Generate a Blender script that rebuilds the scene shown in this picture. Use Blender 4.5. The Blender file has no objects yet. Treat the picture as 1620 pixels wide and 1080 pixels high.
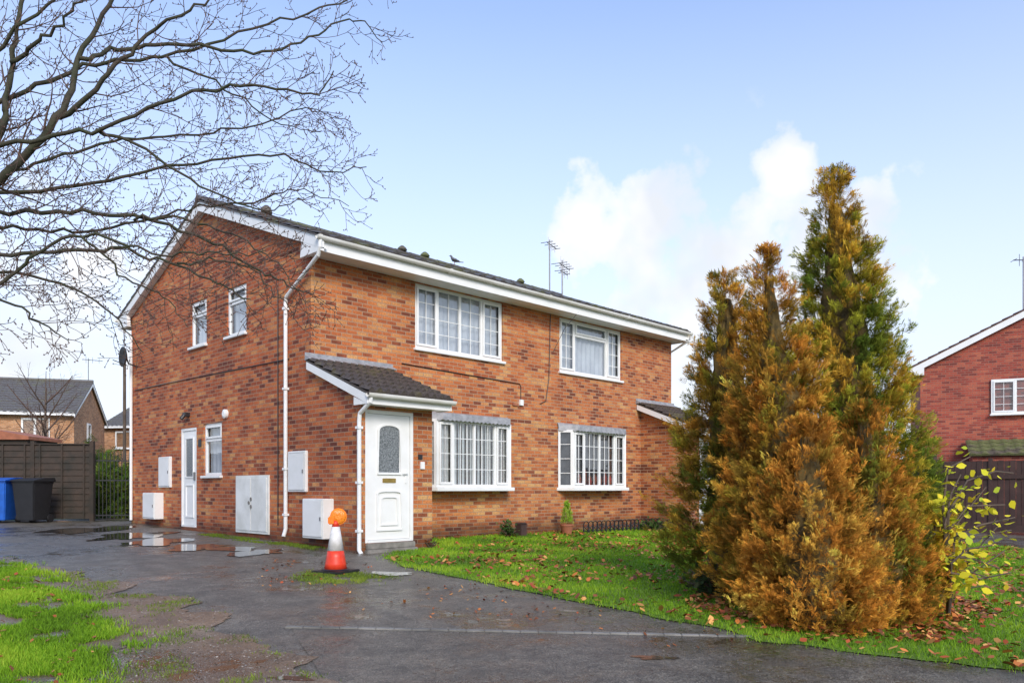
import bpy,bmesh,math,random
import numpy as np
from mathutils import Vector,Matrix,noise
from mathutils.geometry import delaunay_2d_cdt
random.seed(4); rng=np.random.default_rng(4)
SC=bpy.context.scene; C=SC.collection; R=math.radians; PI=math.pi
F=1237.;CX=810.;HY=772.;CAM=Vector((-7.04,-11.66,.96))
FW=Vector((.7137,.7004,0));RT=Vector((.7004,-.7137,0))
def gz(x,y):
    return (.015*min(y,10) if y>0 else .034*max(y,-14))-.006*min(max(x,0),12)
def at(px,py,d):
    p=CAM+FW*d+RT*((px-CX)/F*d); p.z=CAM.z+(HY-py)/F*d; return p
def atz(px,d,z):
    p=CAM+FW*d+RT*((px-CX)/F*d); p.z=z; return p
def G(px,py):
    z=0
    for _ in range(30):
        d=F*(CAM.z-z)/(py-HY); p=CAM+FW*d+RT*((px-CX)/F*d); z=gz(p.x,p.y)
    p.z=z; return p
def depth(x,y): return (x-CAM.x)*FW.x+(y-CAM.y)*FW.y
# ------------------------------------------------------------ materials
def mat(name):
    m=bpy.data.materials.new(name); m.use_nodes=True
    nt=m.node_tree; return m,nt,nt.nodes['Principled BSDF']
def N(nt,t,**k):
    n=nt.nodes.new(t)
    for a,b in k.items():
        if a in n.inputs.keys(): n.inputs[a].default_value=b
        else: setattr(n,a,b)
    return n
def ramp(nt,fac,stops):
    r=nt.nodes.new('ShaderNodeValToRGB'); cr=r.color_ramp
    while len(cr.elements)<len(stops): cr.elements.new(.5)
    for e,(p,c) in zip(cr.elements,stops):
        e.position=p; e.color=(c,c,c,1) if isinstance(c,(int,float)) else (*c,1)
    nt.links.new(fac,r.inputs[0]); return r.outputs[0]
def noise_n(nt,scale,detail=4,vec=None,rough=.55):
    n=N(nt,'ShaderNodeTexNoise'); n.inputs['Scale'].default_value=scale; n.inputs['Detail'].default_value=detail; n.inputs['Roughness'].default_value=rough
    if vec is None:
        tc=N(nt,'ShaderNodeTexCoord'); vec=tc.outputs['Object']
    nt.links.new(vec,n.inputs['Vector']); return n.outputs['Fac']
def mix(nt,fac,a,b,mode='MIX'):
    m=nt.nodes.new('ShaderNodeMix'); m.data_type='RGBA'; m.blend_type=mode
    for v,i in ((fac,0),(a,6),(b,7)):
        if hasattr(v,'node'): nt.links.new(v,m.inputs[i])
        elif i==0: m.inputs[0].default_value=v
        else: m.inputs[i].default_value=(*v,1)
    return m.outputs[2]
def math_n(nt,op,a,b=None,clamp=False):
    m=nt.nodes.new('ShaderNodeMath'); m.operation=op; m.use_clamp=clamp
    for v,i in ((a,0),(b,1)):
        if v is None: continue
        if hasattr(v,'node'): nt.links.new(v,m.inputs[i])
        else: m.inputs[i].default_value=v
    return m.outputs[0]
def bump(nt,b,h,strength=.4,dist=.01):
    n=nt.nodes.new('ShaderNodeBump'); n.inputs['Strength'].default_value=strength; n.inputs['Distance'].default_value=dist
    nt.links.new(h,n.inputs['Height']); nt.links.new(n.outputs[0],b.inputs['Normal'])
def simple(name,c,rough=.6,c2=None,scale=6,bmp=0,metal=0,bscale=None,spec=None):
    m,nt,b=mat(name); b.inputs['Roughness'].default_value=rough; b.inputs['Metallic'].default_value=metal
    if spec is not None: b.inputs['Specular IOR Level'].default_value=spec
    if c2 is None: c2=tuple(x*.75 for x in c)
    f=noise_n(nt,scale,4)
    nt.links.new(ramp(nt,f,[(.35,c2),(.65,c)]),b.inputs['Base Color'])
    if bmp: bump(nt,b,noise_n(nt,bscale or scale*6,3),bmp,.01)
    return m
def brick(name,tones,mortar,yel=.0,dark=1.):
    m,nt,b=mat(name); tc=N(nt,'ShaderNodeTexCoord'); s=N(nt,'ShaderNodeSeparateXYZ'); nt.links.new(tc.outputs['Object'],s.inputs[0])
    a=math_n(nt,'ADD',s.outputs[0],s.outputs[1]); a=math_n(nt,'ADD',a,40.03)
    zz=math_n(nt,'ADD',s.outputs[2],3.0)
    cb=N(nt,'ShaderNodeCombineXYZ'); nt.links.new(a,cb.inputs[0]); nt.links.new(zz,cb.inputs[1])
    bt=N(nt,'ShaderNodeTexBrick'); nt.links.new(cb.outputs[0],bt.inputs['Vector'])
    for k,v in (('Scale',1),('Brick Width',.215),('Row Height',.0725),('Mortar Size',.0075),('Mortar Smooth',.3),('Bias',0)): bt.inputs[k].default_value=v
    bt.inputs['Color1'].default_value=(0,0,0,1); bt.inputs['Color2'].default_value=(1,1,1,1); bt.inputs['Mortar'].default_value=(.5,.5,.5,1)
    n2=noise_n(nt,34,4,tc.outputs['Object'],.65); n1=noise_n(nt,.8,5,tc.outputs['Object'],.62); n3=noise_n(nt,3.3,4,tc.outputs['Object'])
    tint=math_n(nt,'ADD',bt.outputs['Color'],math_n(nt,'MULTIPLY',math_n(nt,'SUBTRACT',n1,.5),1.0),True)
    col=ramp(nt,tint,tones)
    col=mix(nt,1,col,ramp(nt,n1,[(.3,(.78,.74,.72)),(.7,(1.14,1.12,1.07))]),'MULTIPLY')
    col=mix(nt,1,col,ramp(nt,n2,[(.3,.66),(.7,1.27)]),'MULTIPLY')
    if yel:
        mr=N(nt,'ShaderNodeMapRange'); nt.links.new(s.outputs[2],mr.inputs[0])
        for i,v in ((1,3.4),(2,1.2),(3,0),(4,yel)): mr.inputs[i].default_value=v
        f=math_n(nt,'MULTIPLY',mr.outputs[0],ramp(nt,n3,[(.35,.25),(.65,1)]))
        col=mix(nt,f,col,mix(nt,1,col,(1.12,1.5,1.6),'MULTIPLY'))
    mort=mix(nt,n3,mortar,tuple(x*.65 for x in mortar))
    col=mix(nt,math_n(nt,'MULTIPLY',bt.outputs['Fac'],.85),col,mort)
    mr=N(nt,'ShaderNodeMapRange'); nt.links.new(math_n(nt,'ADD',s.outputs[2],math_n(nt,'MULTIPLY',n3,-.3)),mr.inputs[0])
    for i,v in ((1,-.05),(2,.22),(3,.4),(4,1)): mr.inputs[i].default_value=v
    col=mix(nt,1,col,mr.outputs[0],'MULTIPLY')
    nt.links.new(col,b.inputs['Base Color']); b.inputs['Roughness'].default_value=.85
    h=math_n(nt,'ADD',math_n(nt,'MULTIPLY',bt.outputs['Fac'],-1.),math_n(nt,'MULTIPLY',n2,.5))
    bump(nt,b,h,.6,.008); return m
M={}
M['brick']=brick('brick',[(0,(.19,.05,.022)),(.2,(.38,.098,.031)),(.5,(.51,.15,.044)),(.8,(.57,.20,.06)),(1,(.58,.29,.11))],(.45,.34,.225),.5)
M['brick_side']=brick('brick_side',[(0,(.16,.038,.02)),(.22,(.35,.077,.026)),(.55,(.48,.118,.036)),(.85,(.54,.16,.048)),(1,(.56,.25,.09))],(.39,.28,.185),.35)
M['brick_red']=brick('brick_red',[(0,(.2,.04,.03)),(.5,(.4,.07,.042)),(1,(.46,.12,.065))],(.32,.21,.16))
M['brick_far']=brick('brick_far',[(0,(.32,.15,.07)),(.5,(.52,.25,.11)),(1,(.6,.33,.18))],(.48,.4,.3))
M['upvc']=simple('white_upvc',(.86,.86,.84),.3,(.8,.8,.77),3)
M['white_old']=simple('weathered_white',(.82,.82,.8),.5,(.76,.76,.73),3,.1)
M['white_dirty']=simple('dirty_white',(.8,.8,.76),.6,(.64,.64,.59),3,.15)
M['cream']=simple('gutter_white',(.78,.77,.72),.4,(.66,.64,.57),2.5)
M['grey_lead']=simple('lead',(.38,.38,.39),.5,(.24,.245,.255),9,.5)
M['concrete']=simple('concrete',(.27,.25,.22),.8,(.16,.15,.13),8,.4)
M['kerbc']=simple('kerb_concrete',(.27,.255,.225),.7,(.12,.115,.10),2.5,.5)
M['black']=simple('black_plastic',(.02,.02,.022),.45,None,8)
M['black_iron']=simple('black_iron',(.015,.015,.017),.5)
M['bluebin']=simple('blue_plastic',(.02,.13,.55),.4)
M['brass']=simple('brass',(.6,.4,.12),.3,None,8,0,.9)
M['steel']=simple('grey_metal',(.3,.3,.31),.4,None,8,0,.6)
M['orange']=simple('cone_orange',(.8,.06,.02),.4,(.68,.04,.015),12)
M['whiteband']=simple('cone_sleeve',(.8,.78,.76),.35,(.66,.64,.6),14)
M['lampor']=simple('lamp_orange',(.9,.25,.01),.25,(.85,.19,.01),10)
m,nt,b=mat('lamp_lens'); b.inputs['Roughness'].default_value=.12; tc=N(nt,'ShaderNodeTexCoord'); vo=N(nt,'ShaderNodeTexVoronoi'); vo.inputs['Scale'].default_value=90; nt.links.new(tc.outputs['Object'],vo.inputs['Vector']); nt.links.new(ramp(nt,vo.outputs['Distance'],[(0,(.95,.42,.04)),(.6,(.8,.2,.01))]),b.inputs['Base Color']); bump(nt,b,vo.outputs['Distance'],.6,.004); M['lens']=m
M['terra']=simple('terracotta',(.4,.14,.07),.7)
M['bark']=simple('bark_dark',(.065,.05,.036),.85,(.038,.046,.018),5,.8)
M['twig']=simple('twig_brown',(.12,.066,.045),.8,(.065,.043,.032),4)
M['bark2']=simple('bark_grey',(.14,.10,.07),.85,(.08,.06,.045),6,.6)
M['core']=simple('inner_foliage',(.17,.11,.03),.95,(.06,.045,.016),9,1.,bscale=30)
M['fence_dark']=simple('fence_dark_stain',(.055,.036,.024),.8,(.026,.022,.015),3,.5,bscale=30)
M['fence_brown']=simple('fence_brown',(.075,.038,.03),.75,(.045,.025,.02),3,.4,bscale=30)
M['pigeon']=simple('pigeon_grey',(.17,.17,.19),.6,(.08,.08,.09),25)
M['curtain']=simple('net_curtain',(.66,.67,.7),.9,(.5,.51,.55),3)
M['blind']=simple('blind_white',(.85,.83,.79),.8,(.78,.76,.71),3)
M['dark_in']=simple('dim_room_sheet',(.10,.10,.11),.9,(.03,.03,.035),5)  # dark sheet colour that stands in for the unlit room behind the glass
M['redflower']=simple('red_fabric',(.5,.05,.05),.8,(.15,.12,.06),16)
def glass():
    m,nt,b=mat('glass'); nt.nodes.remove(b); o=nt.nodes['Material Output']
    t=N(nt,'ShaderNodeBsdfTransparent'); t.inputs[0].default_value=(.82,.86,.88,1)
    g=N(nt,'ShaderNodeBsdfGlossy'); g.inputs['Roughness'].default_value=.02; g.inputs[0].default_value=(1,1,1,1)
    lw=N(nt,'ShaderNodeLayerWeight'); lw.inputs[0].default_value=.35
    f=math_n(nt,'ADD',math_n(nt,'MULTIPLY',lw.outputs['Facing'],.28),.1)
    x=N(nt,'ShaderNodeMixShader'); nt.links.new(f,x.inputs[0]); nt.links.new(t.outputs[0],x.inputs[1]); nt.links.new(g.outputs[0],x.inputs[2]); nt.links.new(x.outputs[0],o.inputs[0]); return m
M['glass']=glass()
m,nt,b=mat('obscure_glass'); b.inputs['Roughness'].default_value=.2
nt.links.new(ramp(nt,noise_n(nt,40,5),[(.35,(.09,.10,.10)),(.65,(.26,.28,.29))]),b.inputs['Base Color']); bump(nt,b,noise_n(nt,60,3),.6,.01); M['obscure']=m
def tile(name,c,moss,mfac=.55):
    m,nt,b=mat(name); n=noise_n(nt,2.2,6); n2=noise_n(nt,25,4)
    base=ramp(nt,n2,[(.3,tuple(x*.6 for x in c)),(.7,tuple(x*1.4 for x in c))])
    f=ramp(nt,n,[(mfac,0),(mfac+.12,1)])
    nt.links.new(mix(nt,math_n(nt,'MULTIPLY',f,n2),base,moss),b.inputs['Base Color']); b.inputs['Roughness'].default_value=.6; bump(nt,b,n2,.5,.01); return m
M['tile']=tile('roof_tile',(.085,.075,.07),(.15,.16,.05),.50)
M['tile_far']=tile('far_roof_tile',(.12,.11,.10),(.16,.16,.09),.55)
M['tile_porch']=tile('porch_tile',(.075,.06,.05),(.16,.14,.05),.54)
M['tile_brown']=tile('roof_tile_brown',(.16,.085,.065),(.14,.13,.06))
M['tile_moss']=tile('roof_tile_moss',(.1,.085,.06),(.15,.19,.04),.42)
def asphalt(name,c0,c1,wet0,wet1,brown=None,bf=(.45,.65),spec=.5,r0=.26):
    m,nt,b=mat(name); tc=N(nt,'ShaderNodeTexCoord'); v=tc.outputs['Object']
    big=noise_n(nt,.5,7,v,.68); med=noise_n(nt,3.5,5,v,.7); fine=noise_n(nt,95,2,v,.6); grit=noise_n(nt,26,4,v,.75)
    col=ramp(nt,fine,[(.34,c0),(.66,c1)])
    col=mix(nt,1,col,ramp(nt,med,[(.3,.55),(.7,1.45)]),'MULTIPLY')
    col=mix(nt,1,col,ramp(nt,grit,[(.3,.45),(.7,1.55)]),'MULTIPLY')
    if brown: col=mix(nt,ramp(nt,noise_n(nt,1.3,6,v,.65),[(bf[0],0),(bf[1],.8)]),col,mix(nt,1,mix(nt,fine,tuple(x*.5 for x in brown),tuple(x*1.6 for x in brown)),ramp(nt,med,[(.3,.6),(.7,1.3)]),'MULTIPLY'))
    w=math_n(nt,'ADD',math_n(nt,'MULTIPLY',big,.72),math_n(nt,'MULTIPLY',med,.28))
    wet=ramp(nt,w,[(wet0,0),(wet1,1)])
    col=mix(nt,wet,col,mix(nt,1,col,(.42,.40,.37),'MULTIPLY'))
    nt.links.new(col,b.inputs['Base Color'])
    rr=math_n(nt,'ADD',math_n(nt,'MULTIPLY',wet,-.42),math_n(nt,'ADD',math_n(nt,'MULTIPLY',grit,.42),r0),True)
    nt.links.new(math_n(nt,'MAXIMUM',rr,.05),b.inputs['Roughness']); b.inputs['Specular IOR Level'].default_value=spec
    h=math_n(nt,'MULTIPLY',math_n(nt,'ADD',math_n(nt,'MULTIPLY',fine,.8),grit),math_n(nt,'SUBTRACT',1.05,wet))
    bump(nt,b,h,.9,.018); return m
M['asphalt']=asphalt('wet_asphalt',(.055,.048,.037),(.26,.232,.18),.48,.58,(.17,.125,.085),(.50,.8))
M['road']=asphalt('road_asphalt',(.05,.043,.032),(.24,.21,.16),.45,.57,(.18,.13,.09),(.52,.8))
M['gravel']=asphalt('muddy_gravel',(.10,.072,.045),(.36,.275,.19),.5,.60,(.23,.14,.075),(.33,.52),r0=.3)
m,nt,b=mat('puddle_water'); b.inputs['Base Color'].default_value=(.07,.06,.05,1); b.inputs['Roughness'].default_value=.05; b.inputs['Specular IOR Level'].default_value=.9; bump(nt,b,noise_n(nt,9,2),.08,.01); M['water']=m
M['turf']=simple('turf',(.15,.25,.02),.9,(.08,.14,.012),7,.6)
M['field']=simple('field',(.09,.13,.04),.9,(.07,.08,.04),.3,.3)
def attr_mat(name,rough=.7,trans=.25):
    m,nt,b=mat(name); a=N(nt,'ShaderNodeAttribute'); a.attribute_name='Col'
    nt.links.new(a.outputs['Color'],b.inputs['Base Color']); b.inputs['Roughness'].default_value=rough; b.inputs['Specular IOR Level'].default_value=.2
    if trans:
        t=N(nt,'ShaderNodeBsdfTranslucent'); nt.links.new(a.outputs['Color'],t.inputs[0]); x=N(nt,'ShaderNodeMixShader'); x.inputs[0].default_value=trans
        nt.links.new(b.outputs[0],x.inputs[1]); nt.links.new(t.outputs[0],x.inputs[2]); nt.links.new(x.outputs[0],nt.nodes['Material Output'].inputs[0])
    return m
M['leaf']=attr_mat('leaf_attr',.75,.32); M['grass']=attr_mat('grass_attr',.6,.3); M['dead']=attr_mat('dead_leaf',.5,0)
# ------------------------------------------------------------ mesh builder
def IDT(u,n,z): return (u,n,z)
class MB:
    def __init__(s,T=None): s.v=[];s.f=[];s.T=T or IDT
    def add(s,vs,fs):
        k=len(s.v); s.v+= [tuple(s.T(*p)) for p in vs]; s.f+=[tuple(i+k for i in f) for f in fs]
    def box(s,a,b,c,d,e,f):
        s.add([(a,c,e),(b,c,e),(b,d,e),(a,d,e),(a,c,f),(b,c,f),(b,d,f),(a,d,f)],[(3,2,1,0),(4,5,6,7),(0,1,5,4),(1,2,6,5),(2,3,7,6),(3,0,4,7)]); return s
    def quad(s,*p): s.add(p,[tuple(range(len(p)))]); return s
    def prism(s,poly,n0,n1,axis='n'):
        k=len(poly)
        if axis=='n': vs=[(u,n0,z) for u,z in poly]+[(u,n1,z) for u,z in poly]
        elif axis=='u': vs=[(n0,a,z) for a,z in poly]+[(n1,a,z) for a,z in poly]
        else: vs=[(a,c,n0) for a,c in poly]+[(a,c,n1) for a,c in poly]
        s.add(vs,[tuple(range(k))[::-1],tuple(range(k,2*k))]+[(i,(i+1)%k,k+(i+1)%k,k+i) for i in range(k)]); return s
    def tube(s,path,r,n=6,cap=True):
        P=[Vector(p) for p in path]; m=len(P); rs=r if isinstance(r,(list,tuple)) else [r]*m
        vs=[];fs=[]; ref=None
        for i,p in enumerate(P):
            t=(P[min(i+1,m-1)]-P[max(i-1,0)])
            if t.length<1e-9: t=Vector((0,0,1))
            t.normalize()
            if ref is None: ref=Vector((0,0,1)) if abs(t.z)<.9 else Vector((1,0,0))
            a=t.cross(ref)
            if a.length<1e-3: a=t.cross(Vector((.3,1,.2)))
            a.normalize(); b=a.cross(t); 
            for k in range(n):
                g=2*PI*k/n; vs.append(tuple(p+(a*math.cos(g)+b*math.sin(g))*rs[i]))
        for i in range(m-1):
            for k in range(n): fs.append((i*n+k,i*n+(k+1)%n,(i+1)*n+(k+1)%n,(i+1)*n+k))
        if cap: fs+= [tuple(range(n))[::-1],tuple(range((m-1)*n,m*n))]
        s.add(vs,fs); return s
    def lathe(s,prof,c=(0,0,0),n=24,ax='z'):
        vs=[];m=len(prof)
        for r,z in prof:
            for k in range(n):
                g=2*PI*k/n; a,b=r*math.cos(g),r*math.sin(g)
                if ax=='z': vs.append((c[0]+a,c[1]+b,c[2]+z))
                elif ax=='y': vs.append((c[0]+a,c[1]+z,c[2]+b))
                else: vs.append((c[0]+z,c[1]+a,c[2]+b))
        fs=[(i*n+k,i*n+(k+1)%n,(i+1)*n+(k+1)%n,(i+1)*n+k) for i in range(m-1) for k in range(n)]
        fs+=[tuple(range(n))[::-1],tuple(range((m-1)*n,m*n))]; s.add(vs,fs); return s
    def build(s,name,m,parent=None,smooth=False,bev=0,recalc=True,label=None,loc=None):
        me=bpy.data.meshes.new(name); me.from_pydata(s.v,[],s.f)
        if recalc or bev:
            bm=bmesh.new(); bm.from_mesh(me); bmesh.ops.recalc_face_normals(bm,faces=bm.faces)
            if bev: bmesh.ops.bevel(bm,geom=[e for e in bm.edges if len(e.link_faces)==2 and e.calc_face_angle(0)>.6],offset=bev,segments=2,affect='EDGES',clamp_overlap=True)
            bm.to_mesh(me); bm.free()
        me.materials.append(m)
        if smooth:
            for p in me.polygons: p.use_smooth=True
        o=bpy.data.objects.new(name,me); C.objects.link(o)
        if parent is not None: o.parent=parent
        if loc is not None: o.location=loc
        if label: o['label']=label
        return o
def thing(name,label,cat,loc=(0,0,0),rz=0,group=None):
    o=bpy.data.objects.new(name,None); C.objects.link(o); o.location=loc; o.rotation_euler=(0,0,rz); o['label']=label; o['category']=cat
    if group: o['group']=group
    return o
def tag(o,label,cat,group=None,kind=None):
    o['label']=label; o['category']=cat
    if group: o['group']=group
    if kind: o['kind']=kind
    return o
CAMROT=math.atan2(RT.y,RT.x)
# ------------------------------------------------------------ ground sheets
def inpoly(P,x,y):
    c=np.zeros(len(x),bool); n=len(P)
    for i in range(n):
        x0,y0=P[i];x1,y1=P[i-1]
        if y0==y1: continue
        t=((y0>y)!=(y1>y))&(x<(x1-x0)*(y-y0)/(y1-y0)+x0); c^=t
    return c
def jag(P,step=.15,amp=.05):
    out=[]
    for i in range(len(P)):
        a=Vector(P[i][:2]);b=Vector(P[(i+1)%len(P)][:2]); L=(b-a).length; k=max(1,min(80,int(L/step))); nr=Vector((-(b-a).y,(b-a).x))/max(L,1e-6)
        for j in range(k):
            p=a+(b-a)*j/k; q=noise.fractal(Vector((p.x*1.7,p.y*1.7,3)),1,2,4)*amp
            out.append(((p+nr*q).x,(p+nr*q).y))
    return out
def sheet(name,poly,off,m,sp=.25,jit=.05,nz=0,step=.15):
    P=jag(poly,step,jit) if jit else [tuple(p[:2]) for p in poly]
    xs=[p[0] for p in P];ys=[p[1] for p in P]
    gx,gy=np.meshgrid(np.arange(min(xs),max(xs),sp),np.arange(min(ys),max(ys),sp)); gx=gx.ravel();gy=gy.ravel()
    k=inpoly(P,gx,gy); vs=[Vector(p) for p in P]+[Vector((a,b)) for a,b in zip(gx[k],gy[k])]
    n=len(P); r=delaunay_2d_cdt(vs,[],[list(range(n))],1,1e-4)
    V=[(v.x,v.y,gz(v.x,v.y)+off+(nz*noise.noise(Vector((v.x*2,v.y*2,0))) if nz else 0)) for v in r[0]]
    me=bpy.data.meshes.new(name); me.from_pydata(V,[],r[2]); me.materials.append(m)
    for p in me.polygons: p.use_smooth=True
    o=bpy.data.objects.new(name,me); C.objects.link(o); o['kind']='structure'; 
    bm=bmesh.new(); bm.from_mesh(me); 
    for f in bm.faces:
        if f.normal.z<0: f.normal_flip()
    bm.to_mesh(me); bm.free()
    return o,P
bx=[-1200,-300,-60,-20,0,12,30,60,300,1200]; by=[-1200,-300,-60,-14,0,10,30,60,300,1200]
g=MB()
vs=[(x,y,gz(x,y)-.06) for y in by for x in bx]; k=len(bx)
g.add(vs,[(j*k+i,j*k+i+1,(j+1)*k+i+1,(j+1)*k+i) for j in range(len(by)-1) for i in range(k-1)])
o=g.build('ground',M['field'],recalc=False); o['kind']='structure'
o,_=sheet('driveway',[(-22,-15),(27,-15),(27,11.5),(-22,11.5)],0,M['asphalt'],.5,0)
w2=lambda L:[tuple(G(*p)[:2]) for p in L]
lawnP=w2([(604,884),(640,896),(700,908),(780,925),(880,946),(1000,969),(1110,990),(1200,1012),(1330,1031),(1460,1046),(1620,1062),(1850,1085)])+w2([(1900,905),(1700,876),(1560,862),(1470,852)])+[(12.4,-.3),(10.96,-.01),(9.4,-.01),(3.,-.01),(1.44,-.2),(1.44,-.9)]+w2([(640,868)])
lawn,lawnJ=sheet('lawn',lawnP,.010,M['turf'],.22,.11,.0,.08)
road,_=sheet('road',w2([(460,993),(1180,1007),(1400,1041),(1620,1063),(1900,1090)])+[(1.5,-14.9),(-12,-14.9),(-12,-13.5)]+w2([(520,1085)]),.004,M['road'],.3,.02)
gravP=w2([(-300,874),(0,884),(90,900),(200,930),(290,962),(360,990),(430,1030),(480,1080),(520,1200),(280,1400),(-300,1300)])
grav,gravJ=sheet('gravel_track',gravP,.007,M['gravel'],.2,.45,.0,.05)
vergeP=w2([(-400,880),(0,893),(45,906),(100,940),(160,985),(200,1018),(160,1048),(115,1080),(80,1150),(-300,1250)])
verge,vergeJ=sheet('grass_verge',vergeP,.011,M['gravel'],.2,.3,.0,.06)
kb=MB(); a=G(452,992);b_=G(1190,1007); n_=26; dv=(b_-a)/n_; sd=Vector((-dv.y,dv.x,0)).normalized()*.028
for i in range(n_):
    p=a+dv*(i+.012);q=a+dv*(i+.988); p+=sd*random.uniform(-.3,.3); q+=sd*random.uniform(-.3,.3); vv=[]
    for zz in (-.05,.014):
        for w in (p-sd,q-sd,q+sd,p+sd): vv.append((w.x,w.y,gz(w.x,w.y)+zz))
    kb.add(vv,[(3,2,1,0),(4,5,6,7),(0,1,5,4),(1,2,6,5),(2,3,7,6),(3,0,4,7)])
o=kb.build('kerb',M['kerbc'],bev=.004); o['kind']='structure'
def puddle(px,py,w,asp,seed,hi=.25):
    c=G(px,py); L=w/F*depth(c.x,c.y)/2; m=MB(); P=[]
    for i in range(96):
        g=2*PI*i/96; rr=.85+.75*noise.noise(Vector((math.cos(g)*1.0,math.sin(g)*1.0,seed*7.3)))+.4*noise.noise(Vector((math.cos(g)*2.4,math.sin(g)*2.4,seed*3.1)))+.12*noise.noise(Vector((math.cos(g)*9,math.sin(g)*9,seed*3.1)))
        rr=max(.25,rr); q=c+RT*(math.cos(g)*L*rr)+FW*(math.sin(g)*L*rr*asp); P.append((q.x,q.y,gz(q.x,q.y)+.0095))
    k=len(P); m.add(P+[(c.x,c.y,gz(c.x,c.y)+.0095)],[(i,(i+1)%k,k) for i in range(k)]); o=m.build('puddle',M['water'],recalc=False); o['kind']='structure'
for i,a in enumerate([(205,848,110,1.7),(325,867,140,1.2),(150,838,90,2.2),(465,1074,90,.35),(625,908,60,.9),(420,873,80,1.3),(240,858,100,1.5),(1040,1041,75,.35)]): puddle(*a,i)
# ------------------------------------------------------------ numpy meshes
def npmesh(name,V,nper,m,col=None,parent=None):
    n=len(V); nf=n//nper; me=bpy.data.meshes.new(name); me.vertices.add(n); me.vertices.foreach_set('co',V.astype(np.float32).ravel())
    me.loops.add(n); me.loops.foreach_set('vertex_index',np.arange(n,dtype=np.int32)); me.polygons.add(nf)
    me.polygons.foreach_set('loop_start',np.arange(0,n,nper,dtype=np.int32)); me.update(calc_edges=True)
    if col is not None:
        a=me.color_attributes.new('Col','FLOAT_COLOR','POINT'); cc=np.ones((n,4),np.float32); cc[:,:3]=col; a.data.foreach_set('color',cc.ravel())
    me.materials.append(m); o=bpy.data.objects.new(name,me); C.objects.link(o)
    if parent is not None: o.parent=parent
    return o
def gzv(x,y): return np.where(y>0,.015*np.minimum(y,10),.034*np.maximum(y,-14))-.006*np.clip(x,0,12)
def scatter(P,n,falloff=1.2,near=6.):
    xs=[p[0] for p in P];ys=[p[1] for p in P]; X=[];Y=[];tot=0
    while tot<n:
        x=rng.uniform(min(xs),max(xs),n*3);y=rng.uniform(min(ys),max(ys),n*3)
        d=(x-CAM.x)*FW.x+(y-CAM.y)*FW.y; r=(x-CAM.x)*RT.x+(y-CAM.y)*RT.y
        k=(d>2)&(abs(r/np.maximum(d,.1))<.85)&(rng.random(len(x))<np.minimum(1,(near/np.maximum(d,1))**falloff)); x=x[k];y=y[k]; k=inpoly(P,x,y); X.append(x[k]);Y.append(y[k]);tot+=k.sum()
        if len(X)>60: break
    return np.concatenate(X)[:n],np.concatenate(Y)[:n]
def vnoise(x,y,s,seed=0): return np.array([noise.noise(Vector((a*s,b*s,seed))) for a,b in zip(x,y)])
def grass(name,P,n,h0,h1,off,pal,keep=None,w=.0035,spill=.03):
    x,y=scatter(P,n); x=x+rng.normal(0,spill,len(x)); y=y+rng.normal(0,spill,len(y)); k=(x<-.02)|(y<-.02); x=x[k];y=y[k]; nn=vnoise(x,y,1.1,5)
    if keep is not None:
        k=vnoise(x,y,2.3,9)+.5*vnoise(x,y,7,3)+rng.uniform(-.2,.2,len(x))>keep; x=x[k];y=y[k];nn=nn[k]
    n=len(x); d=(x-CAM.x)*FW.x+(y-CAM.y)*FW.y; h=rng.uniform(h0,h1,n)*(1+.35*nn); a=rng.uniform(0,2*PI,n); ww=w*np.maximum(1,d/6)
    z=gzv(x,y)+off; le=rng.uniform(.1,.9,n)*h; b=rng.uniform(0,2*PI,n)
    V=np.empty((n,3,3)); V[:,0]=np.stack([x+ww*np.cos(a),y+ww*np.sin(a),z],1); V[:,1]=np.stack([x-ww*np.cos(a),y-ww*np.sin(a),z],1); V[:,2]=np.stack([x+le*np.cos(b),y+le*np.sin(b),z+h],1)
    pal=np.array(pal); t=np.clip(.5+nn*.9+rng.normal(0,.22,n),0,.999)*(len(pal)-1); i=t.astype(int); fr=(t-i)[:,None]; c=pal[i]*(1-fr)+pal[np.minimum(i+1,len(pal)-1)]*fr
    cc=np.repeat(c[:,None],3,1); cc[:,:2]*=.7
    return npmesh(name,V.reshape(-1,3),3,M['grass'],cc.reshape(-1,3))
gp=[(.10,.20,.014),(.19,.38,.018),(.29,.52,.025),(.46,.62,.05)]
tag(grass('lawn_grass',lawnJ,180000,.025,.05,.008,gp,spill=.07),'bright green mown grass of the front lawn','grass',kind='stuff')
tag(grass('verge_grass',vergeJ,150000,.018,.055,.008,gp,-.18,w=.0045,spill=.10),'rough green grass on the muddy verge at bottom left','grass',kind='stuff')
tag(grass('mud_grass',gravJ,70000,.01,.028,.005,[(.1,.15,.02),(.2,.3,.03),(.3,.38,.05)],.2),'sparse grass tufts growing through the muddy gravel','grass',kind='stuff')
coneg=w2([(468,912),(490,903),(545,903),(592,910),(588,920),(540,922),(480,924)])
tag(grass('cone_moss',jag(coneg,.1,.3),6000,.012,.035,.0,[(.1,.16,.02),(.24,.34,.04),(.36,.42,.06)],-.05,spill=.1),'patch of moss and grass around the traffic cone base','moss',kind='stuff')
wallg=[(-.35,-.6),(-.02,-.6),(-.02,3.5),(-.4,3.5),(-.5,1.5)]
tag(grass('wall_moss',wallg,6000,.01,.03,.0,[(.1,.16,.02),(.26,.36,.03)],.0),'moss and weeds along the foot of the side wall','moss',kind='stuff')
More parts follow.
